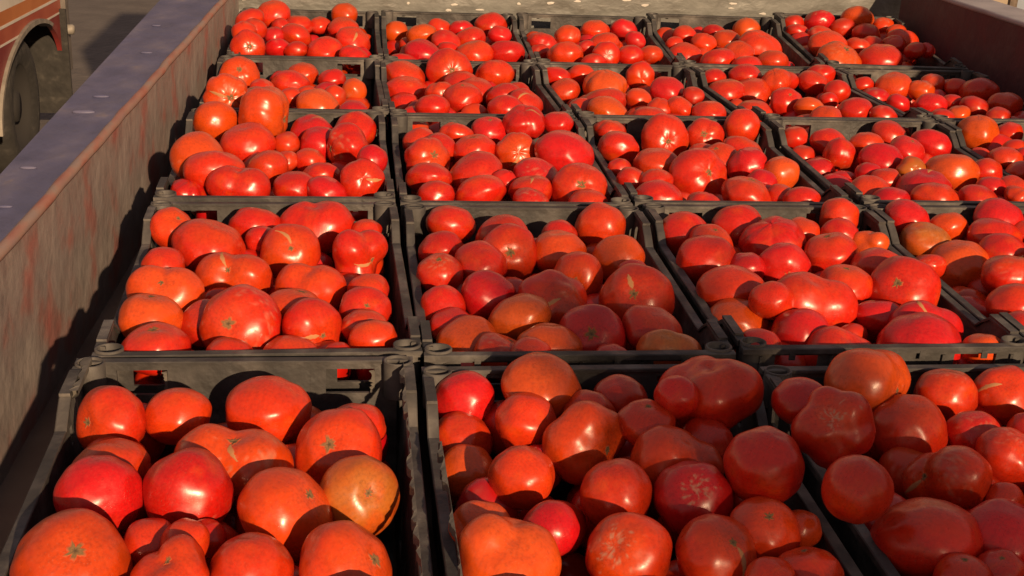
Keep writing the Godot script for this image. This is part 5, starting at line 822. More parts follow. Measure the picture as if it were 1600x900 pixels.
func build_crates() -> void:
	var m := crate_meshes()
	var flip := Transform3D(Basis(Vector3.UP, PI), Vector3.ZERO)
	var proto: Node3D = null
	for key in CRATES:
		var c: Array = CRATES[key]
		var o: Node3D
		if proto == null:
			o = Node3D.new()
			for t in [Transform3D(), flip]:
				put("end_wall", m.end_wall, mats.plastic, o).transform = t
				put("side_wall", m.side_wall, mats.plastic, o).transform = t
				put("end_rim", m.end_rim, mats.plastic, o).transform = t
				put("side_rim", m.side_rim, mats.plastic, o).transform = t
			put("base", m.base, mats.plastic, o)
			for s in [[1, 1], [1, -1], [-1, 1], [-1, -1]]:
				put("corner_socket", m.corner_socket, mats.plastic, o).position = Vector3(s[0] * (CRATE_W * 0.5 - 0.0185), 0.001, s[1] * (CRATE_D * 0.5 - 0.0175))
			proto = o
			o = proto.duplicate()
		else:
			o = proto.duplicate()
		o.name = numbered("tomato_crate")
		add_child(o, true)
		o.transform = Transform3D(Basis(Vector3.UP, -deg_to_rad(c[3])) * Basis(Vector3.RIGHT, c[4]), Vector3(c[0], c[1], c[2]))
		tag(o, c[5], "crate", "plastic crates of tomatoes packed on the truck bed")
		if key == "first_a":
			put("torn_rim", torn_strip(-0.27, 0.20, CRATE_W * 0.5 - 0.0125, 0.0045, 4), mats.torn, o)
			put("torn_rim", torn_strip(-0.285, -0.20, -CRATE_W * 0.5 + 0.020, 0.010, 9), mats.torn, o)
			# broken lips of the grip slots and the split corner of the end wall
			var rng := RandomNumberGenerator.new()
			rng.seed = 12
			for x0 in [-0.092, 0.150]:
				var st := begin()
				var sgn := -1.0
				var zf := -CRATE_D * 0.5 + 0.0118
				var last := []
				for i in 15:
					var y := lerpf(-0.0425, -0.0125, i / 14.0)
					var w := (0.001 + 0.006 * absf(lumps.get_noise_2d(i * 0.31, x0 * 90.0)) + 0.004 * rng.randf()) * sgn
					var ring := [Vector3(x0, y, zf + 0.003), Vector3(x0 + w, y, zf + 0.004), Vector3(x0 + w, y, zf + 0.0025), Vector3(x0, y, zf)]
					if i:
						for k in 4:
							var l := (k + 1) % 4
							quad(st, last[k], last[l], ring[l], ring[k])
					last = ring
				put("torn_slot_edge", done(st), mats.torn, o)
		elif key == "first_b":
			put("torn_rim", torn_strip(-0.10, 0.26, -CRATE_W * 0.5 + 0.010, 0.005, 6), mats.torn, o)
	proto.free()

# ---------------------------------------------------------------- tomatoes
var lumps := FastNoiseLite.new()
var blotch := FastNoiseLite.new()

func tomato_shape(rng: RandomNumberGenerator, typ: int) -> Dictionary:
	var f := {"typ": typ, "lobes": [], "k": 12.0, "n": 0, "ribs": 0.0, "shift": rng.randf() * TAU, "off": Vector3(rng.randf(), rng.randf(), rng.randf()) * 40.0, "wob": 0.042, "dimple": rng.randf_range(0.05, 0.13)}
	match typ:
		0:
			f.n = rng.randi_range(3, 5)
			f.ribs = rng.randf_range(0.004, 0.016)
			f.dimple = rng.randf_range(0.03, 0.08)
		1:
			f.n = rng.randi_range(5, 8)
			f.ribs = rng.randf_range(0.035, 0.08)
		2:
			f.lobes = [[Vector3(-0.37, rng.randf_range(-0.05, 0.05), 0), 0.66], [Vector3(0.34, rng.randf_range(-0.05, 0.05), 0.05), 0.68]]
			f.k = 15.0
			if rng.randf() < 0.5: f.lobes.append([Vector3(0.02, 0, 0.34), 0.62])
		3:
			var n := rng.randi_range(4, 6)
			for i in n:
				var a := TAU * (i + rng.randf_range(-0.2, 0.2)) / n
				f.lobes.append([Vector3(cos(a) * 0.45, rng.randf_range(-0.24, 0.26), sin(a) * 0.42), rng.randf_range(0.48, 0.62)])
			f.lobes.append([Vector3(0, -0.02, 0), 0.64])
			f.k = 16.0
			f.wob = 0.05
		4:
			f.lobes = [[Vector3(-0.26, 0.0, 0), 0.74], [Vector3(0.44, rng.randf_range(-0.12, 0.02), 0.05), 0.55]]
			f.k = 7.0
	return f

func tomato_radius(f: Dictionary, d: Vector3) -> float:
	var r := 1.0
	var lobes: Array = f.lobes
	if lobes.size():
		var sum := 0.0
		var k: float = f.k
		for l in lobes:
			var c: Vector3 = l[0]
			var rad: float = l[1]
			var b := c.dot(d)
			var q := rad * rad - c.length_squared() + b * b
			if q > 0.0: sum += exp(k * (b + sqrt(q)))
		r = log(maxf(sum, 1.2)) / k
	var th := acos(clampf(d.y, -1.0, 1.0))
	if f.n > 0:
		var ph: float = atan2(d.z, d.x) * f.n * 0.5 + f.shift + d.y * 0.3
		if f.typ == 1:
			r *= 1.0 - f.ribs * pow(1.0 - absf(sin(ph)), 2.0) * (0.06 + 0.94 * sin(th)) - f.ribs * 0.25 * sin(ph * 1.37 + 1.0)
		else:
			r *= 1.0 + f.ribs * cos(ph * 2.0) * sin(th)
	r *= 1.0 - f.dimple * exp(-th * th / 0.085)
	r *= 1.0 + f.wob * lumps.get_noise_3dv(d * 0.8 + f.off) * 2.0
	return r

const BASE_COL := [Color(0.50, 0.008, 0.009), Color(0.52, 0.015, 0.006), Color(0.56, 0.032, 0.006), Color(0.58, 0.068, 0.008), Color(0.44, 0.075, 0.010)]

func tomato_mesh(rng: RandomNumberGenerator, f: Dictionary, flat: float, col: int, nu: int, nv: int) -> ArrayMesh:
	var pos := PackedVector3Array()
	var nor := PackedVector3Array()
	var cols := PackedColorArray()
	var idx := PackedInt32Array()
	var base: Color = BASE_COL[col]
	base = base.lerp(BASE_COL[clampi(col + rng.randi_range(-1, 1), 0, 3)], rng.randf() * 0.5)
	base = base * rng.randf_range(0.88, 1.08)
	var shoulder := rng.randf_range(0.0, 0.45) if col < 4 else 0.7
	var shoulder_col := Color(0.54, 0.085, 0.010) if col < 4 else Color(0.36, 0.13, 0.02)
	if col == 0: shoulder *= 0.25
	var off: Vector3 = f.off
	var widest := 0.01
	for j in nv + 1:
		var th := PI * j / nv
		for i in nu:
			var ph := TAU * i / nu
			var d := Vector3(sin(th) * cos(ph), cos(th), sin(th) * sin(ph))
			var p := d * tomato_radius(f, d)
			p.y *= flat
			widest = maxf(widest, maxf(absf(p.x), absf(p.z)))
			pos.append(p)
			var b := blotch.get_noise_3dv(d * 1.1 + off)
			var c := base.lerp(shoulder_col, clampf(shoulder * smoothstep(1.5, 0.2, th + b * 0.8), 0.0, 1.0))
			c = c.lerp(Color(0.58, 0.07, 0.009), clampf(b * 0.9 - 0.12, 0.0, 0.5) * (0.3 if col == 0 else 1.0))
			if f.get("pale", 0.0) > 0.0:
				var q := blotch.get_noise_3dv(d * 4.5 + off * 2.0) + 0.5 * blotch.get_noise_3dv(d * 10.0 + off) - absf(th - f.get("pale_at", 0.4)) * 0.9
				c = c.lerp(Color(0.46, 0.24, 0.15), clampf((q - 0.02) * 4.0, 0.0, 1.0) * f.pale)
			cols.append(c)
	var inv := 1.0 / widest
	f.inv = inv
	for i in pos.size():
		pos[i] = pos[i] * inv
	for j in nv + 1:
		for i in nu:
			if j == 0 or j == nv:
				nor.append(Vector3.UP if j == 0 else Vector3.DOWN)
				continue
			var a := pos[(j + 1) * nu + i] - pos[(j - 1) * nu + i]
			var b := pos[j * nu + (i + 1) % nu] - pos[j * nu + (i + nu - 1) % nu]
			nor.append(b.cross(a).normalized())
	for j in nv:
		for i in nu:
			var k := (i + 1) % nu
			var a := j * nu + i
			var b := j * nu + k
			var c := a + nu
			var e := b + nu
			if j > 0: idx.append_array([a, b, e])
			if j < nv - 1: idx.append_array([a, e, c])
	# make the winding clockwise from outside and the normals outward
	var t0 := pos[idx[nu * 9]]
	var t1 := pos[idx[nu * 9 + 1]]
	var t2 := pos[idx[nu * 9 + 2]]
	if (t1 - t0).cross(t2 - t0).dot(t0) > 0.0:
		for i in range(0, idx.size(), 3):
			var s := idx[i + 1]
			idx[i + 1] = idx[i + 2]
			idx[i + 2] = s
	if nor[nu * (nv / 2)].dot(pos[nu * (nv / 2)]) < 0.0:
		for i in range(nu, nor.size() - nu):
			nor[i] = -nor[i]
	var arr := []
	arr.resize(Mesh.ARRAY_MAX)
	arr[Mesh.ARRAY_VERTEX] = pos
	arr[Mesh.ARRAY_NORMAL] = nor
	arr[Mesh.ARRAY_COLOR] = cols
	arr[Mesh.ARRAY_INDEX] = idx
	var mesh := ArrayMesh.new()
	mesh.add_surface_from_arrays(Mesh.PRIMITIVE_TRIANGLES, arr)
	return mesh

func on_skin(f: Dictionary, flat: float, d: Vector3, lift: float) -> Vector3:
	var p: Vector3 = d.normalized() * (tomato_radius(f, d.normalized()) * f.inv + lift)
	p.y *= flat
	return p

func patch(st: SurfaceTool, rings: Array, cols: Array) -> void:
	for i in rings.size() - 1:
		var n: int = rings[i].size()
		for k in n - 1:
			for q in [[i, k], [i, k + 1], [i + 1, k + 1], [i, k], [i + 1, k + 1], [i + 1, k]]:
				st.set_color(cols[q[0]][q[1]])
				st.add_vertex(rings[q[0]][q[1]])

func stem_scar(rng: RandomNumberGenerator, f: Dictionary, flat: float) -> ArrayMesh:
	# corky star where the stalk broke off, with a darker pit
	var st := begin()
	st.set_smooth_group(1)
	var points := rng.randi_range(5, 7)
	var size := rng.randf_range(0.14, 0.25)
	var green := rng.randf()
	var rings := []
	var cols := []
	for i in 6:
		var ring := []
		var rc := []
		for k in 31:
			var a := TAU * k / 30.0
			var star := 0.62 + 0.30 * absf(cos(a * points * 0.5 + green * 9.0)) + 0.55 * lumps.get_noise_2d(cos(a) * 1.6 + green * 50.0, sin(a) * 1.6)
			var th := size * star * i / 5.0
			var d := Vector3(sin(th) * cos(a), cos(th), sin(th) * sin(a))
			ring.append(on_skin(f, flat, d, [0.0, 0.004, 0.016, 0.014, 0.010, -0.006][i]))
			var tan_col := Color(0.22, 0.11, 0.045).lerp(Color(0.12, 0.095, 0.035), green * 0.7)
			rc.append([Color(0.05, 0.03, 0.015), Color(0.11, 0.065, 0.03), tan_col, tan_col * 0.8, Color(0.38, 0.085, 0.025), Color(0.5, 0.04, 0.012)][i])
		rings.append(ring)
		cols.append(rc)
	patch(st, rings, cols)
	return done(st)

func crack_scar(rng: RandomNumberGenerator, f: Dictionary, flat: float) -> ArrayMesh:
	# a healed growth crack running down from the shoulder
	var st := begin()
	st.set_smooth_group(1)
	var ph0 := rng.randf() * TAU
	var bend := rng.randf_range(-0.7, 0.7)
	var length := rng.randf_range(0.45, 1.0)
	var rings := []
	var cols := []
	for i in 15:
		var t := i / 14.0
		var th := 0.16 + length * t
		var w := (0.02 + 0.05 * sin(PI * minf(t * 1.1, 1.0))) * rng.randf_range(0.75, 1.2)
		var ring := []
		var rc := []
		for k in 4:
			var ph := ph0 + bend * t + (k - 1.5) * w / maxf(sin(th), 0.2)
			ring.append(on_skin(f, flat, Vector3(sin(th) * cos(ph), cos(th), sin(th) * sin(ph)), 0.008 if k in [1, 2] else -0.006))
			rc.append(Color(0.40, 0.19, 0.08) if k in [1, 2] else Color(0.5, 0.13, 0.04))
		rings.append(ring)
		cols.append(rc)
	patch(st, rings, cols)
	return done(st)

func tomato_basis(rng: RandomNumberGenerator, typ: int, axis: Vector3) -> Basis:
	var y := axis.normalized()
	var x := cam_right
	if typ in [0, 1, 3]: x = Vector3(rng.randf_range(-1, 1), 0.1, rng.randf_range(-1, 1))
	x = (x - y * x.dot(y)).normalized()
	return Basis(x, y, x.cross(y))

func build_tomatoes() -> void:
	blotch.seed = 8
	blotch.frequency = 1.0
	blotch.fractal_octaves = 3
	var rng := RandomNumberGenerator.new()
	var small := SurfaceTool.new()
	small.begin(Mesh.PRIMITIVE_TRIANGLES)
	var serial := 0
	for key in TOMATOES:
		for row in TOMATOES[key]:
			serial += 1
			rng.seed = serial * 7919
			var typ: int = row[6]
			var flat: float = row[4] * 0.01
			var axis := Vector3(row[7], row[8], row[9]) * 0.01
			var scarred: int = row[10]
			var f := tomato_shape(rng, typ)
			if scarred: f.dimple = 0.10
			if scarred & 4:
				f.pale = 0.7
				f.pale_at = 0.15
			elif rng.randf() < 0.14:
				f.pale = rng.randf_range(0.2, 0.5)
				f.pale_at = rng.randf_range(0.2, 1.4)
			var r: float = row[3] * 0.001
			var big: bool = row[11] > 44
			var label: String = row[12]
			var mesh := tomato_mesh(rng, f, flat, row[5], 64 if big else 44, 44 if big else 30) if label else tomato_mesh(rng, f, flat, row[5], 26, 18)
			var at := Transform3D(tomato_basis(rng, typ, axis).scaled(Vector3.ONE * r), Vector3(row[0], row[1], row[2]) * 0.001)
			if label == "":
				small.append_from(mesh, 0, at)
				continue
			var o := put("tomato", mesh, mats.tomato)
			o.transform = at
			tag(o, label, "tomato", "tomatoes heaped in the crates")
			if scarred & 1: put("stem_scar", stem_scar(rng, f, flat), mats.scar, o)
			if scarred & 2: put("crack_scar", crack_scar(rng, f, flat), mats.scar, o)
	# the fruit below and between: a few shapes, many copies, one object
	var kinds := []
	for i in 10:
		rng.seed = 500 + i
		var f := tomato_shape(rng, [0, 0, 1, 0, 4, 0, 1, 0, 2, 0][i])
		kinds.append(tomato_mesh(rng, f, rng.randf_range(0.74, 0.92), [1, 2, 1, 0, 2, 1, 1, 2, 1, 0][i], 20, 14))
	rng.seed = 77
	for key in FILL:
		var a: Array = FILL[key]
		for i in range(0, a.size(), 4):
			var axis := Vector3(rng.randf_range(-1, 1), rng.randf_range(0.2, 1), rng.randf_range(-1, 1))
			small.append_from(kinds[rng.randi() % 10], 0, Transform3D(tomato_basis(rng, 0, axis).scaled(Vector3.ONE * (a[i + 3] * 0.001)), Vector3(a[i], a[i + 1], a[i + 2]) * 0.001))
	var rest := put("tomato_heap", small.commit(), mats.tomato)
	tag(rest, "smaller and half hidden tomatoes filling the depths of all the crates", "tomatoes", "", "stuff")

# ---------------------------------------------------------------- truck bed
func sun_wall_x(z: float) -> float:
	return -0.125 - (minf(z, 0.05) + 0.17) * 0.0596

func sun_rail_x(z: float) -> float:
	return -0.172 - (z + 2.1) * 0.021

func shade_wall_x(z: float) -> float:
	return 2.105 + 0.07 * (minf(z, 0.3) + 2.0)

func build_truck() -> void:
	var o := thing("truck_bed", "dusty red and grey steel truck bed loaded with rows of tomato crates", "truck bed")
	var zs := [2.4, 1.7, 1.0, 0.6, 0.2, -0.2, -0.6, -1.0, -1.4, -1.8, -2.2, -2.5]
	# sunlit side: panel, rolled red lip, flat top rail
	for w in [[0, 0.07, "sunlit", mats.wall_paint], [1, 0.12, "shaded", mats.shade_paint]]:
		var inner := sun_wall_x if w[0] == 0 else shade_wall_x
		var top: float = w[1]
		var s := 1.0 if w[0] == 0 else -1.0
		var st := begin()
		var lip := begin()
		var rail := begin()
		var rng := RandomNumberGenerator.new()
		rng.seed = 3
		for i in zs.size() - 1:
			var z0: float = zs[i]
			var z1: float = zs[i + 1]
			var a: float = inner.call(z0)
			var b: float = inner.call(z1)
			var p := [Vector3(a - 0.025 * s, -0.26, z0), Vector3(a, -0.26, z0), Vector3(b, -0.26, z1), Vector3(b - 0.025 * s, -0.26, z1)]
			if s < 0: p = [p[1], p[0], p[3], p[2]]
			var q := []
			for v in p: q.append(Vector3(v.x, top - 0.012, v.z))
			hexa(st, p + q)
		var path := []
		var side := []
		for i in 81:
			var z := lerpf(2.4, -2.5, i / 80.0)
			path.append(Vector3(inner.call(z) - 0.004 * s + rng.randf_range(-0.0012, 0.0012), top - 0.006 + rng.randf_range(-0.0008, 0.0008), z))
			side.append(Vector3(1, 0, 0))
		var ring := []
		for k in 8:
			ring.append(Vector2(cos(-TAU * k / 8.0), sin(-TAU * k / 8.0)) * 0.0085)
		sweep(lip, path, side, ring, true)
		for i in zs.size() - 1:
			var z0: float = zs[i]
			var z1: float = zs[i + 1]
			var a: float = inner.call(z0) - 0.008 * s
			var b: float = inner.call(z1) - 0.008 * s
			var c: float = sun_rail_x(z0) if s > 0 else a + 0.135
			var d: float = sun_rail_x(z1) if s > 0 else b + 0.135
			if s > 0 and a - c < 0.06: c = a - 0.06
			if s > 0 and b - d < 0.06: d = b - 0.06
			var p := [Vector3(c, top - 0.06, z0), Vector3(a, top - 0.014, z0), Vector3(b, top - 0.014, z1), Vector3(d, top - 0.06, z1)]
			var q := [Vector3(c, top - 0.003, z0), Vector3(a, top, z0), Vector3(b, top, z1), Vector3(d, top - 0.003, z1)]
			if s < 0:
				p = [p[1], p[0], p[3], p[2]]
				q = [q[1], q[0], q[3], q[2]]
			hexa(rail, p + q)
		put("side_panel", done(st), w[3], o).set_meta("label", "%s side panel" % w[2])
		put("rolled_lip", done(lip), mats.red_edge if s > 0 else mats.grey_rail, o)
		put("top_rail", done(rail), mats.rail_paint if s > 0 else mats.grey_rail, o)
	# loose board standing on the shaded rail, nearer the open end
	var eb := begin()
	hexa(eb, [Vector3(2.20, 0.121, 2.2), Vector3(2.235, 0.121, 2.2), Vector3(2.18, 0.121, -1.42), Vector3(2.145, 0.121, -1.42),
		Vector3(2.22, 0.42, 2.2), Vector3(2.255, 0.42, 2.2), Vector3(2.20, 0.43, -1.42), Vector3(2.165, 0.43, -1.42)])
	put("raising_board", done(eb), mats.shade_paint, o)
	# weld beads and dents on the sunlit rail
	for b in [[-0.140, -1.02, 0.012], [-0.150, -0.90, 0.016], [-0.132, -1.75, 0.009], [-0.17, -0.55, 0.010], [-0.112, -1.43, 0.010], [-0.16, -0.36, 0.008]]:
		var sp := SphereMesh.new()
		sp.radius = b[2]
		sp.height = b[2] * 0.55
		sp.radial_segments = 12
		sp.rings = 6
		var w := put("weld_bead", sp, mats.rail_paint, o)
		w.position = Vector3(b[0], 0.0695, b[1])
		w.scale = Vector3(1.3, 1, 0.45)
	# headboard with flaking paint
	var hb := begin()
	var h0 := Vector3(-0.06, -0.26, -2.445)
	var h1 := Vector3(2.16, -0.26, -2.60)
	var back := Vector3(-0.003, 0, -0.04)
	var up := Vector3(0, 0.62, 0)
	hexa(hb, [h0, h1, h1 + back, h0 + back, h0 + up, h1 + up, h1 + back + up, h0 + back + up])
	put("headboard", done(hb), mats.headboard, o)
	var rng2 := RandomNumberGenerator.new()
	rng2.seed = 15
	for i in 24:
		var t := rng2.randf_range(0.02, 0.78)
		var c := h0.lerp(h1, t)
		c.y = rng2.randf_range(0.0, 0.04) if i < 18 else rng2.randf_range(0.03, 0.14)
		var st := begin()
		var n := 9
		var w := rng2.randf_range(0.004, 0.022)
		var h := rng2.randf_range(0.002, 0.006)
		var rim := []
		for k in n:
			var a := TAU * k / n
			rim.append(c + Vector3(cos(a) * w * rng2.randf_range(0.5, 1.0), sin(a) * h * rng2.randf_range(0.5, 1.0), 0.0022))
		for k in n:
			var p: Vector3 = rim[k]
			var q: Vector3 = rim[(k + 1) % n]
			for v in [c + Vector3(0, 0, 0.003), q, p]: st.add_vertex(v)
			quad(st, p, q, q - Vector3(0, 0, 0.003), p - Vector3(0, 0, 0.003))
		put("paint_flake", done(st), mats.flake, o)
	# floor, sills and running gear
	var fl := begin()
	box(fl, Vector3(-0.16, -0.26, -2.47), Vector3(2.2, -0.212, 2.4))
	put("bed_floor", done(fl), mats.bed_floor, o)
	var ch := begin()
	for x in [0.55, 1.45]:
		box(ch, Vector3(x, -0.52, -5.6), Vector3(x + 0.1, -0.265, 2.4))
	for z in [2.0, 0.9, -0.2, -1.3, -2.4]:
		box(ch, Vector3(-0.1, -0.34, z - 0.05), Vector3(2.1, -0.263, z + 0.05))
	put("chassis", done(ch), mats.steel, o)
	for z in [0.1, -4.9]:
		for s in [-1, 1]:
			var c := Vector3(1.05 + 0.92 * s, GROUND_Y + 0.48, z)
			var wheel := begin()
			lathe(wheel, [Vector2(0.26, -0.12), Vector2(0.44, -0.13), Vector2(0.48, -0.09), Vector2(0.48, 0.09), Vector2(0.44, 0.13), Vector2(0.26, 0.12)], 28, Transform3D(Basis(Vector3(0, 0, 1), PI / 2), c))
			var wn := put("wheel", done(wheel), mats.rubber, o)
			var hub := begin()
			lathe(hub, [Vector2(0.002, 0.04), Vector2(0.1, 0.05), Vector2(0.2, 0.0), Vector2(0.265, 0.10)], 24, Transform3D(Basis(Vector3(0, 0, 1), -PI / 2 * s), c))
			put("hub", done(hub), mats.rim_steel, wn)
	var cab := begin()
	hexa(cab, [Vector3(0.0, -0.9, -3.0), Vector3(2.1, -0.9, -3.0), Vector3(2.1, -0.9, -5.9), Vector3(0.0, -0.9, -5.9), Vector3(0.1, 0.98, -3.0), Vector3(2.0, 0.98, -3.0), Vector3(1.95, 0.98, -4.9), Vector3(0.15, 0.98, -4.9)])
	put("cab", done(cab), mats.red_body, o)

# ---------------------------------------------------------------- parked vehicle beyond the sunlit side
func stripe_y(z: float, at: float) -> float:
	return at + 0.054 * (z + 5.76)

func arch_y(z: float) -> float:
	var t := (z + 6.42) / 0.88
	return -1.24 + 0.43 * sqrt(maxf(0.0, 1.0 - t * t))

func band(lo: float, hi: float, x: float, cut: bool, flat_hi := false, za := -1.6, zb := -7.33) -> ArrayMesh:
	var st := begin()
	var n := 60
	for i in n:
		var z0 := lerpf(za, zb, i / float(n))
		var z1 := lerpf(za, zb, (i + 1) / float(n))
		var b0 := stripe_y(z0, lo) if lo > -1.2 else lo
		var b1 := stripe_y(z1, lo) if lo > -1.2 else lo
		if cut:
			b0 = maxf(b0, arch_y(z0))
			b1 = maxf(b1, arch_y(z1))
		var t0 := hi if flat_hi else stripe_y(z0, hi)
		var t1 := hi if flat_hi else stripe_y(z1, hi)
		if t0 - b0 < 0.002 and t1 - b1 < 0.002: continue
		t0 = maxf(t0, b0 + 0.001)
		t1 = maxf(t1, b1 + 0.001)
		hexa(st, [Vector3(x - 0.03, b0, z0), Vector3(x, b0, z0), Vector3(x, b1, z1), Vector3(x - 0.03, b1, z1),
			Vector3(x - 0.03, t0, z0), Vector3(x, t0, z0), Vector3(x, t1, z1), Vector3(x - 0.03, t1, z1)])
	return done(st)

func build_parked_vehicle() -> void:
	var o := thing("parked_van", "white van with orange and red side stripes parked beside the truck bed", "van")
	put("body_panel", band(-0.625, 0.75, -1.5, false, true), mats.white_body, o)
	put("orange_stripe", band(-0.70, -0.625, -1.5, false), mats.orange_body, o)
	put("white_pinstripe", band(-0.716, -0.70, -1.498, false), mats.white_body, o)
	put("red_stripe", band(-0.795, -0.716, -1.5, true), mats.red_body, o)
	for r in [[-1.6, -6.42], [-6.42, -7.33]]:
		put("white_pinstripe", band(-0.807, -0.795, -1.498, true, false, r[0], r[1]), mats.white_body, o)
		put("maroon_stripe", band(-1.24, -0.807, -1.5, true, false, r[0], r[1]), mats.maroon_body, o)
	var st := begin()
	box(st, Vector3(-3.5, -1.0, -7.33), Vector3(-2.1, 0.75, -1.6))
	box(st, Vector3(-2.1, -0.72, -7.33), Vector3(-1.531, 0.75, -1.6))
	put("body_shell", done(st), mats.white_body, o)
	st = begin()
	box(st, Vector3(-3.5, -1.28, -7.43), Vector3(-1.47, -0.62, -7.335))
	put("rear_corner", done(st), mats.steel, o)
	st = begin()
	box(st, Vector3(-3.45, 0.75, -7.2), Vector3(-1.6, 0.82, -1.7))
	put("roof", done(st), mats.white_body, o)
	for z in [-2.1, -3.3, -4.5, -5.7]:
		st = begin()
		box(st, Vector3(-1.51, -0.1, z - 1.0), Vector3(-1.492, 0.55, z))
		put("window", done(st), mats.glass, o)
	# wheel arch lip
	st = begin()
	var path := []
	var side := []
	for i in 33:
		var a := PI * i / 32.0
		path.append(Vector3(-1.5, -1.24 + 0.43 * sin(a), -6.42 + 0.88 * cos(a)))
	var sec := begin()
	for i in range(0, 23):
		var p: Vector3 = path[i]
		var q: Vector3 = path[i + 1]
		var c := Vector3(-1.5, -1.24, -6.42)
		var u0 := (p - c).normalized() * 0.015
		var u1 := (q - c).normalized() * 0.015
		hexa(sec, [p + Vector3(0.02, 0, 0) - u0, p + Vector3(0.02, 0, 0) + u0, p + Vector3(-0.06, 0, 0) + u0, p + Vector3(-0.06, 0, 0) - u0,
			q + Vector3(0.02, 0, 0) - u1, q + Vector3(0.02, 0, 0) + u1, q + Vector3(-0.06, 0, 0) + u1, q + Vector3(-0.06, 0, 0) - u1])
	put("wheel_arch_trim", done(sec), mats.trim, o)
	# wheels
	for z in [-6.36, -2.4]:
		st = begin()
		var c := Vector3(-1.68, GROUND_Y + 0.42, z)
		lathe(st, [Vector2(0.25, 0.11), Vector2(0.30, 0.135), Vector2(0.38, 0.13), Vector2(0.415, 0.10), Vector2(0.42, 0.0), Vector2(0.415, -0.10), Vector2(0.38, -0.13), Vector2(0.25, -0.11)], 36, Transform3D(Basis(Vector3(0, 0, 1), -PI / 2), c))
		var w := put("wheel", done(st), mats.rubber, o)
		st = begin()
		lathe(st, [Vector2(0.255, 0.11), Vector2(0.23, 0.09), Vector2(0.2, 0.03), Vector2(0.1, 0.05), Vector2(0.09, 0.09), Vector2(0.002, 0.095)], 28, Transform3D(Basis(Vector3(0, 0, 1), -PI / 2), c))
		put("wheel_rim", done(st), mats.dark, w)
	st = begin()
	box(st, Vector3(-1.95, -1.55, -7.30), Vector3(-1.46, -0.86, -7.27))
	put("mud_flap", done(st), mats.rubber, o)
	st = begin()
	lathe(st, [Vector2(0.032, -0.02), Vector2(0.034, 0.02), Vector2(0.024, 0.032), Vector2(0.001, 0.034)], 16, Transform3D(Basis(Vector3(0, 0, 1), -PI / 2), Vector3(-1.455, -1.0, -7.33)))
	put("marker_lamp", done(st), mats.trim, o)

# ---------------------------------------------------------------- beyond the shaded side
func build_beyond() -> void:
	var o := thing("roadside_building", "sand coloured building with blue grey door beyond the shaded truck side", "building", Vector3(5.83, GROUND_Y, -9.5))
	var st := begin()
	box(st, Vector3(-0.9, 0, -3.0), Vector3(0.42, 3.2, 0))
	box(st, Vector3(1.3, 0, -3.0), Vector3(7.0, 3.2, 0))
	box(st, Vector3(0.42, 2.3, -3.0), Vector3(1.3, 3.2, 0))
	put("wall", done(st), mats.plaster, o)
	st = begin()
	box(st, Vector3(0.42, 0, -0.08), Vector3(0.49, 2.3, 0.03))
	box(st, Vector3(1.23, 0, -0.08), Vector3(1.3, 2.3, 0.03))
	box(st, Vector3(0.49, 2.23, -0.08), Vector3(1.23, 2.3, 0.03))
	put("door_frame", done(st), mats.bark, o)
	st = begin()
	box(st, Vector3(0.49, 0, -0.06), Vector3(1.23, 2.23, -0.02))
	put("door", done(st), mats.blue_door, o)
	st = begin()
	box(st, Vector3(-1.1, 3.2, -3.2), Vector3(7.2, 3.32, 0.3))
	put("roof", done(st), mats.plaster, o)

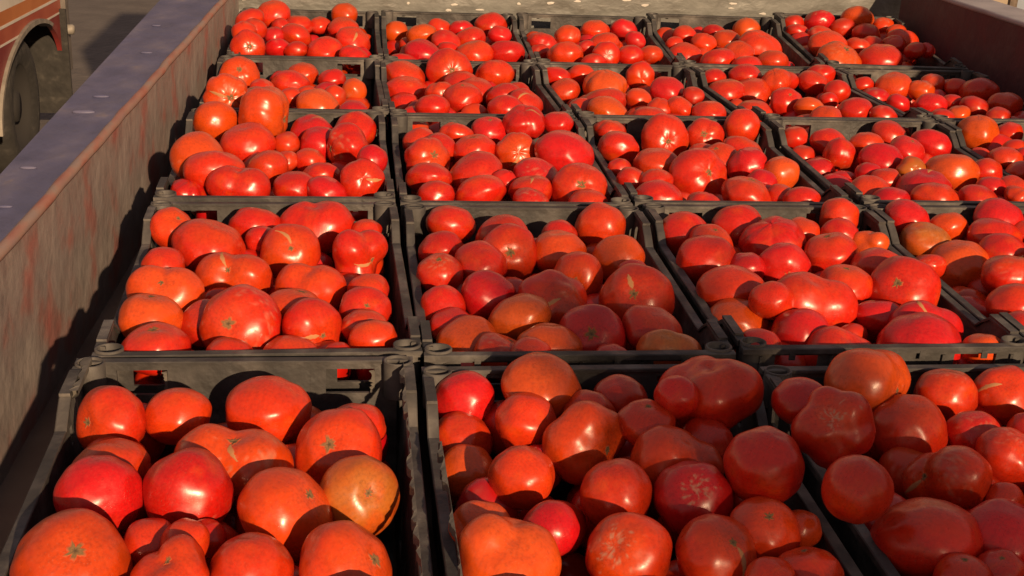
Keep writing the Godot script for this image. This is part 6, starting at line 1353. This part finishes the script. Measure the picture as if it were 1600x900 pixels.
func build_shade() -> void:
	# a slender young tree behind the truck: its thin crown dapples the middle crates
	var foot := Vector3(2.07, GROUND_Y, 4.68)
	var o := thing("young_tree", "slender young roadside tree with thin crown behind the open end of truck", "tree", foot)
	var rng := RandomNumberGenerator.new()
	rng.seed = 31
	var st := begin()
	var path := []
	var side := []
	for i in 12:
		var t := i / 11.0
		path.append(Vector3(0.03 * sin(t * 5.0), t * 3.45, 0.03 * cos(t * 4.0)))
	for i in 11:
		var r0 := lerpf(0.035, 0.008, i / 11.0)
		var r1 := lerpf(0.035, 0.008, (i + 1) / 11.0)
		for k in 8:
			var a := TAU * k / 8.0
			var b := TAU * (k + 1) / 8.0
			quad(st, path[i] + Vector3(cos(a), 0, sin(a)) * r0, path[i] + Vector3(cos(b), 0, sin(b)) * r0, path[i + 1] + Vector3(cos(b), 0, sin(b)) * r1, path[i + 1] + Vector3(cos(a), 0, sin(a)) * r1)
	put("trunk", done(st), mats.bark, o)
	var twigs := begin()
	var leaves := begin()
	for n in 96:
		var y := rng.randf_range(3.13, 3.60)
		var ang := rng.randf() * TAU
		var reach := 0.305 * sqrt(rng.randf()) * (1.0 - 0.35 * smoothstep(3.4, 3.65, y))
		var tip := Vector3(cos(ang) * reach, y, sin(ang) * reach)
		var base := Vector3(0, y - 0.12 - reach * 0.6, 0)
		var w := 0.004
		hexa(twigs, [base + Vector3(-w, 0, w), base + Vector3(w, 0, w), base + Vector3(w, 0, -w), base + Vector3(-w, 0, -w), tip + Vector3(-0.001, 0, 0.001), tip + Vector3(0.001, 0, 0.001), tip + Vector3(0.001, 0, -0.001), tip + Vector3(-0.001, 0, -0.001)])
		for m in 7:
			var c := base.lerp(tip, rng.randf_range(0.55, 1.08)) + Vector3(rng.randf_range(-0.045, 0.045), rng.randf_range(-0.04, 0.04), rng.randf_range(-0.045, 0.045))
			var d := Vector3(rng.randf_range(-1, 1), rng.randf_range(-0.7, 0.3), rng.randf_range(-1, 1)).normalized()
			var s := d.cross(Vector3(rng.randf_range(-0.4, 0.4), 1, rng.randf_range(-0.4, 0.4))).normalized()
			var u := s.cross(d)
			var l := rng.randf_range(0.05, 0.075)
			var h := l * 0.30
			# a leaf folded along its midrib
			for e in [-1.0, 1.0]:
				var q := [c, c + d * l * 0.35 + s * h * e + u * 0.006, c + d * l * 0.75 + s * h * 0.7 * e + u * 0.005, c + d * l]
				quad(leaves, q[0], q[1], q[2], q[3])
	put("twigs", done(twigs), mats.bark, o)
	put("crown", done(leaves), mats.leaf, o).set_meta("kind", "stuff")


func _ready() -> void:
	# camera
	var cam := Camera3D.new()
	cam.name = "camera"
	add_child(cam)
	cam.fov = 25.43
	cam.near = 0.02
	cam.far = 400.0
	cam.current = true
	var yaw := 0.145
	var pitch := 0.377
	var roll := 0.051
	var fwd := Vector3(sin(yaw) * cos(pitch), -sin(pitch), -cos(yaw) * cos(pitch))
	var right := Vector3(cos(yaw), 0, sin(yaw))
	var upv := right.cross(fwd)
	var r2 := right * cos(roll) + upv * sin(roll)
	var u2 := upv * cos(roll) - right * sin(roll)
	cam.transform = Transform3D(Basis(r2, u2, -fwd), Vector3(0.3004, 0.6524, 1.4076))
	cam_right = r2
	# sky and exposure
	var we := WorldEnvironment.new()
	we.name = "environment"
	var env := Environment.new()
	env.background_mode = Environment.BG_SKY
	var sky := Sky.new()
	var sm := ProceduralSkyMaterial.new()
	sm.sky_top_color = Color(0.42, 0.40, 0.42)
	sm.sky_horizon_color = Color(0.88, 0.68, 0.52)
	sm.sky_curve = 0.16
	sm.ground_horizon_color = Color(0.52, 0.45, 0.38)
	sm.ground_bottom_color = Color(0.25, 0.21, 0.18)
	sm.energy_multiplier = 1.15
	sky.sky_material = sm
	env.sky = sky
	env.tonemap_mode = Environment.TONE_MAPPER_LINEAR
	env.tonemap_exposure = 1.27
	env.sdfgi_enabled = true
	env.ssao_enabled = true
	env.ssil_enabled = true
	we.environment = env
	add_child(we)
	# low evening sun from behind the camera, a little to its right
	var sun := DirectionalLight3D.new()
	sun.name = "sun"
	add_child(sun)
	var az := deg_to_rad(16.0)
	var el := deg_to_rad(20.0)
	var to_sun := Vector3(sin(az) * cos(el), sin(el), cos(az) * cos(el))
	sun.look_at_from_position(to_sun * 20.0, Vector3.ZERO, Vector3.UP)
	sun.light_energy = 1.6
	sun.light_color = Color(1.0, 0.85, 0.67)
	sun.light_angular_distance = 0.7
	sun.shadow_enabled = true

	lumps.seed = 4
	lumps.frequency = 1.0
	lumps.fractal_octaves = 2
	make_materials()
	# ground
	var pm := PlaneMesh.new()
	pm.size = Vector2(400, 400)
	pm.subdivide_width = 4
	pm.subdivide_depth = 4
	var g := put("ground", pm, mats.asphalt)
	g.position = Vector3(0, GROUND_Y, -100)
	tag(g, "grey brown asphalt yard around the truck", "", "", "structure")
	build_truck()
	build_crates()
	build_tomatoes()
	build_parked_vehicle()
	build_beyond()
	build_shade()
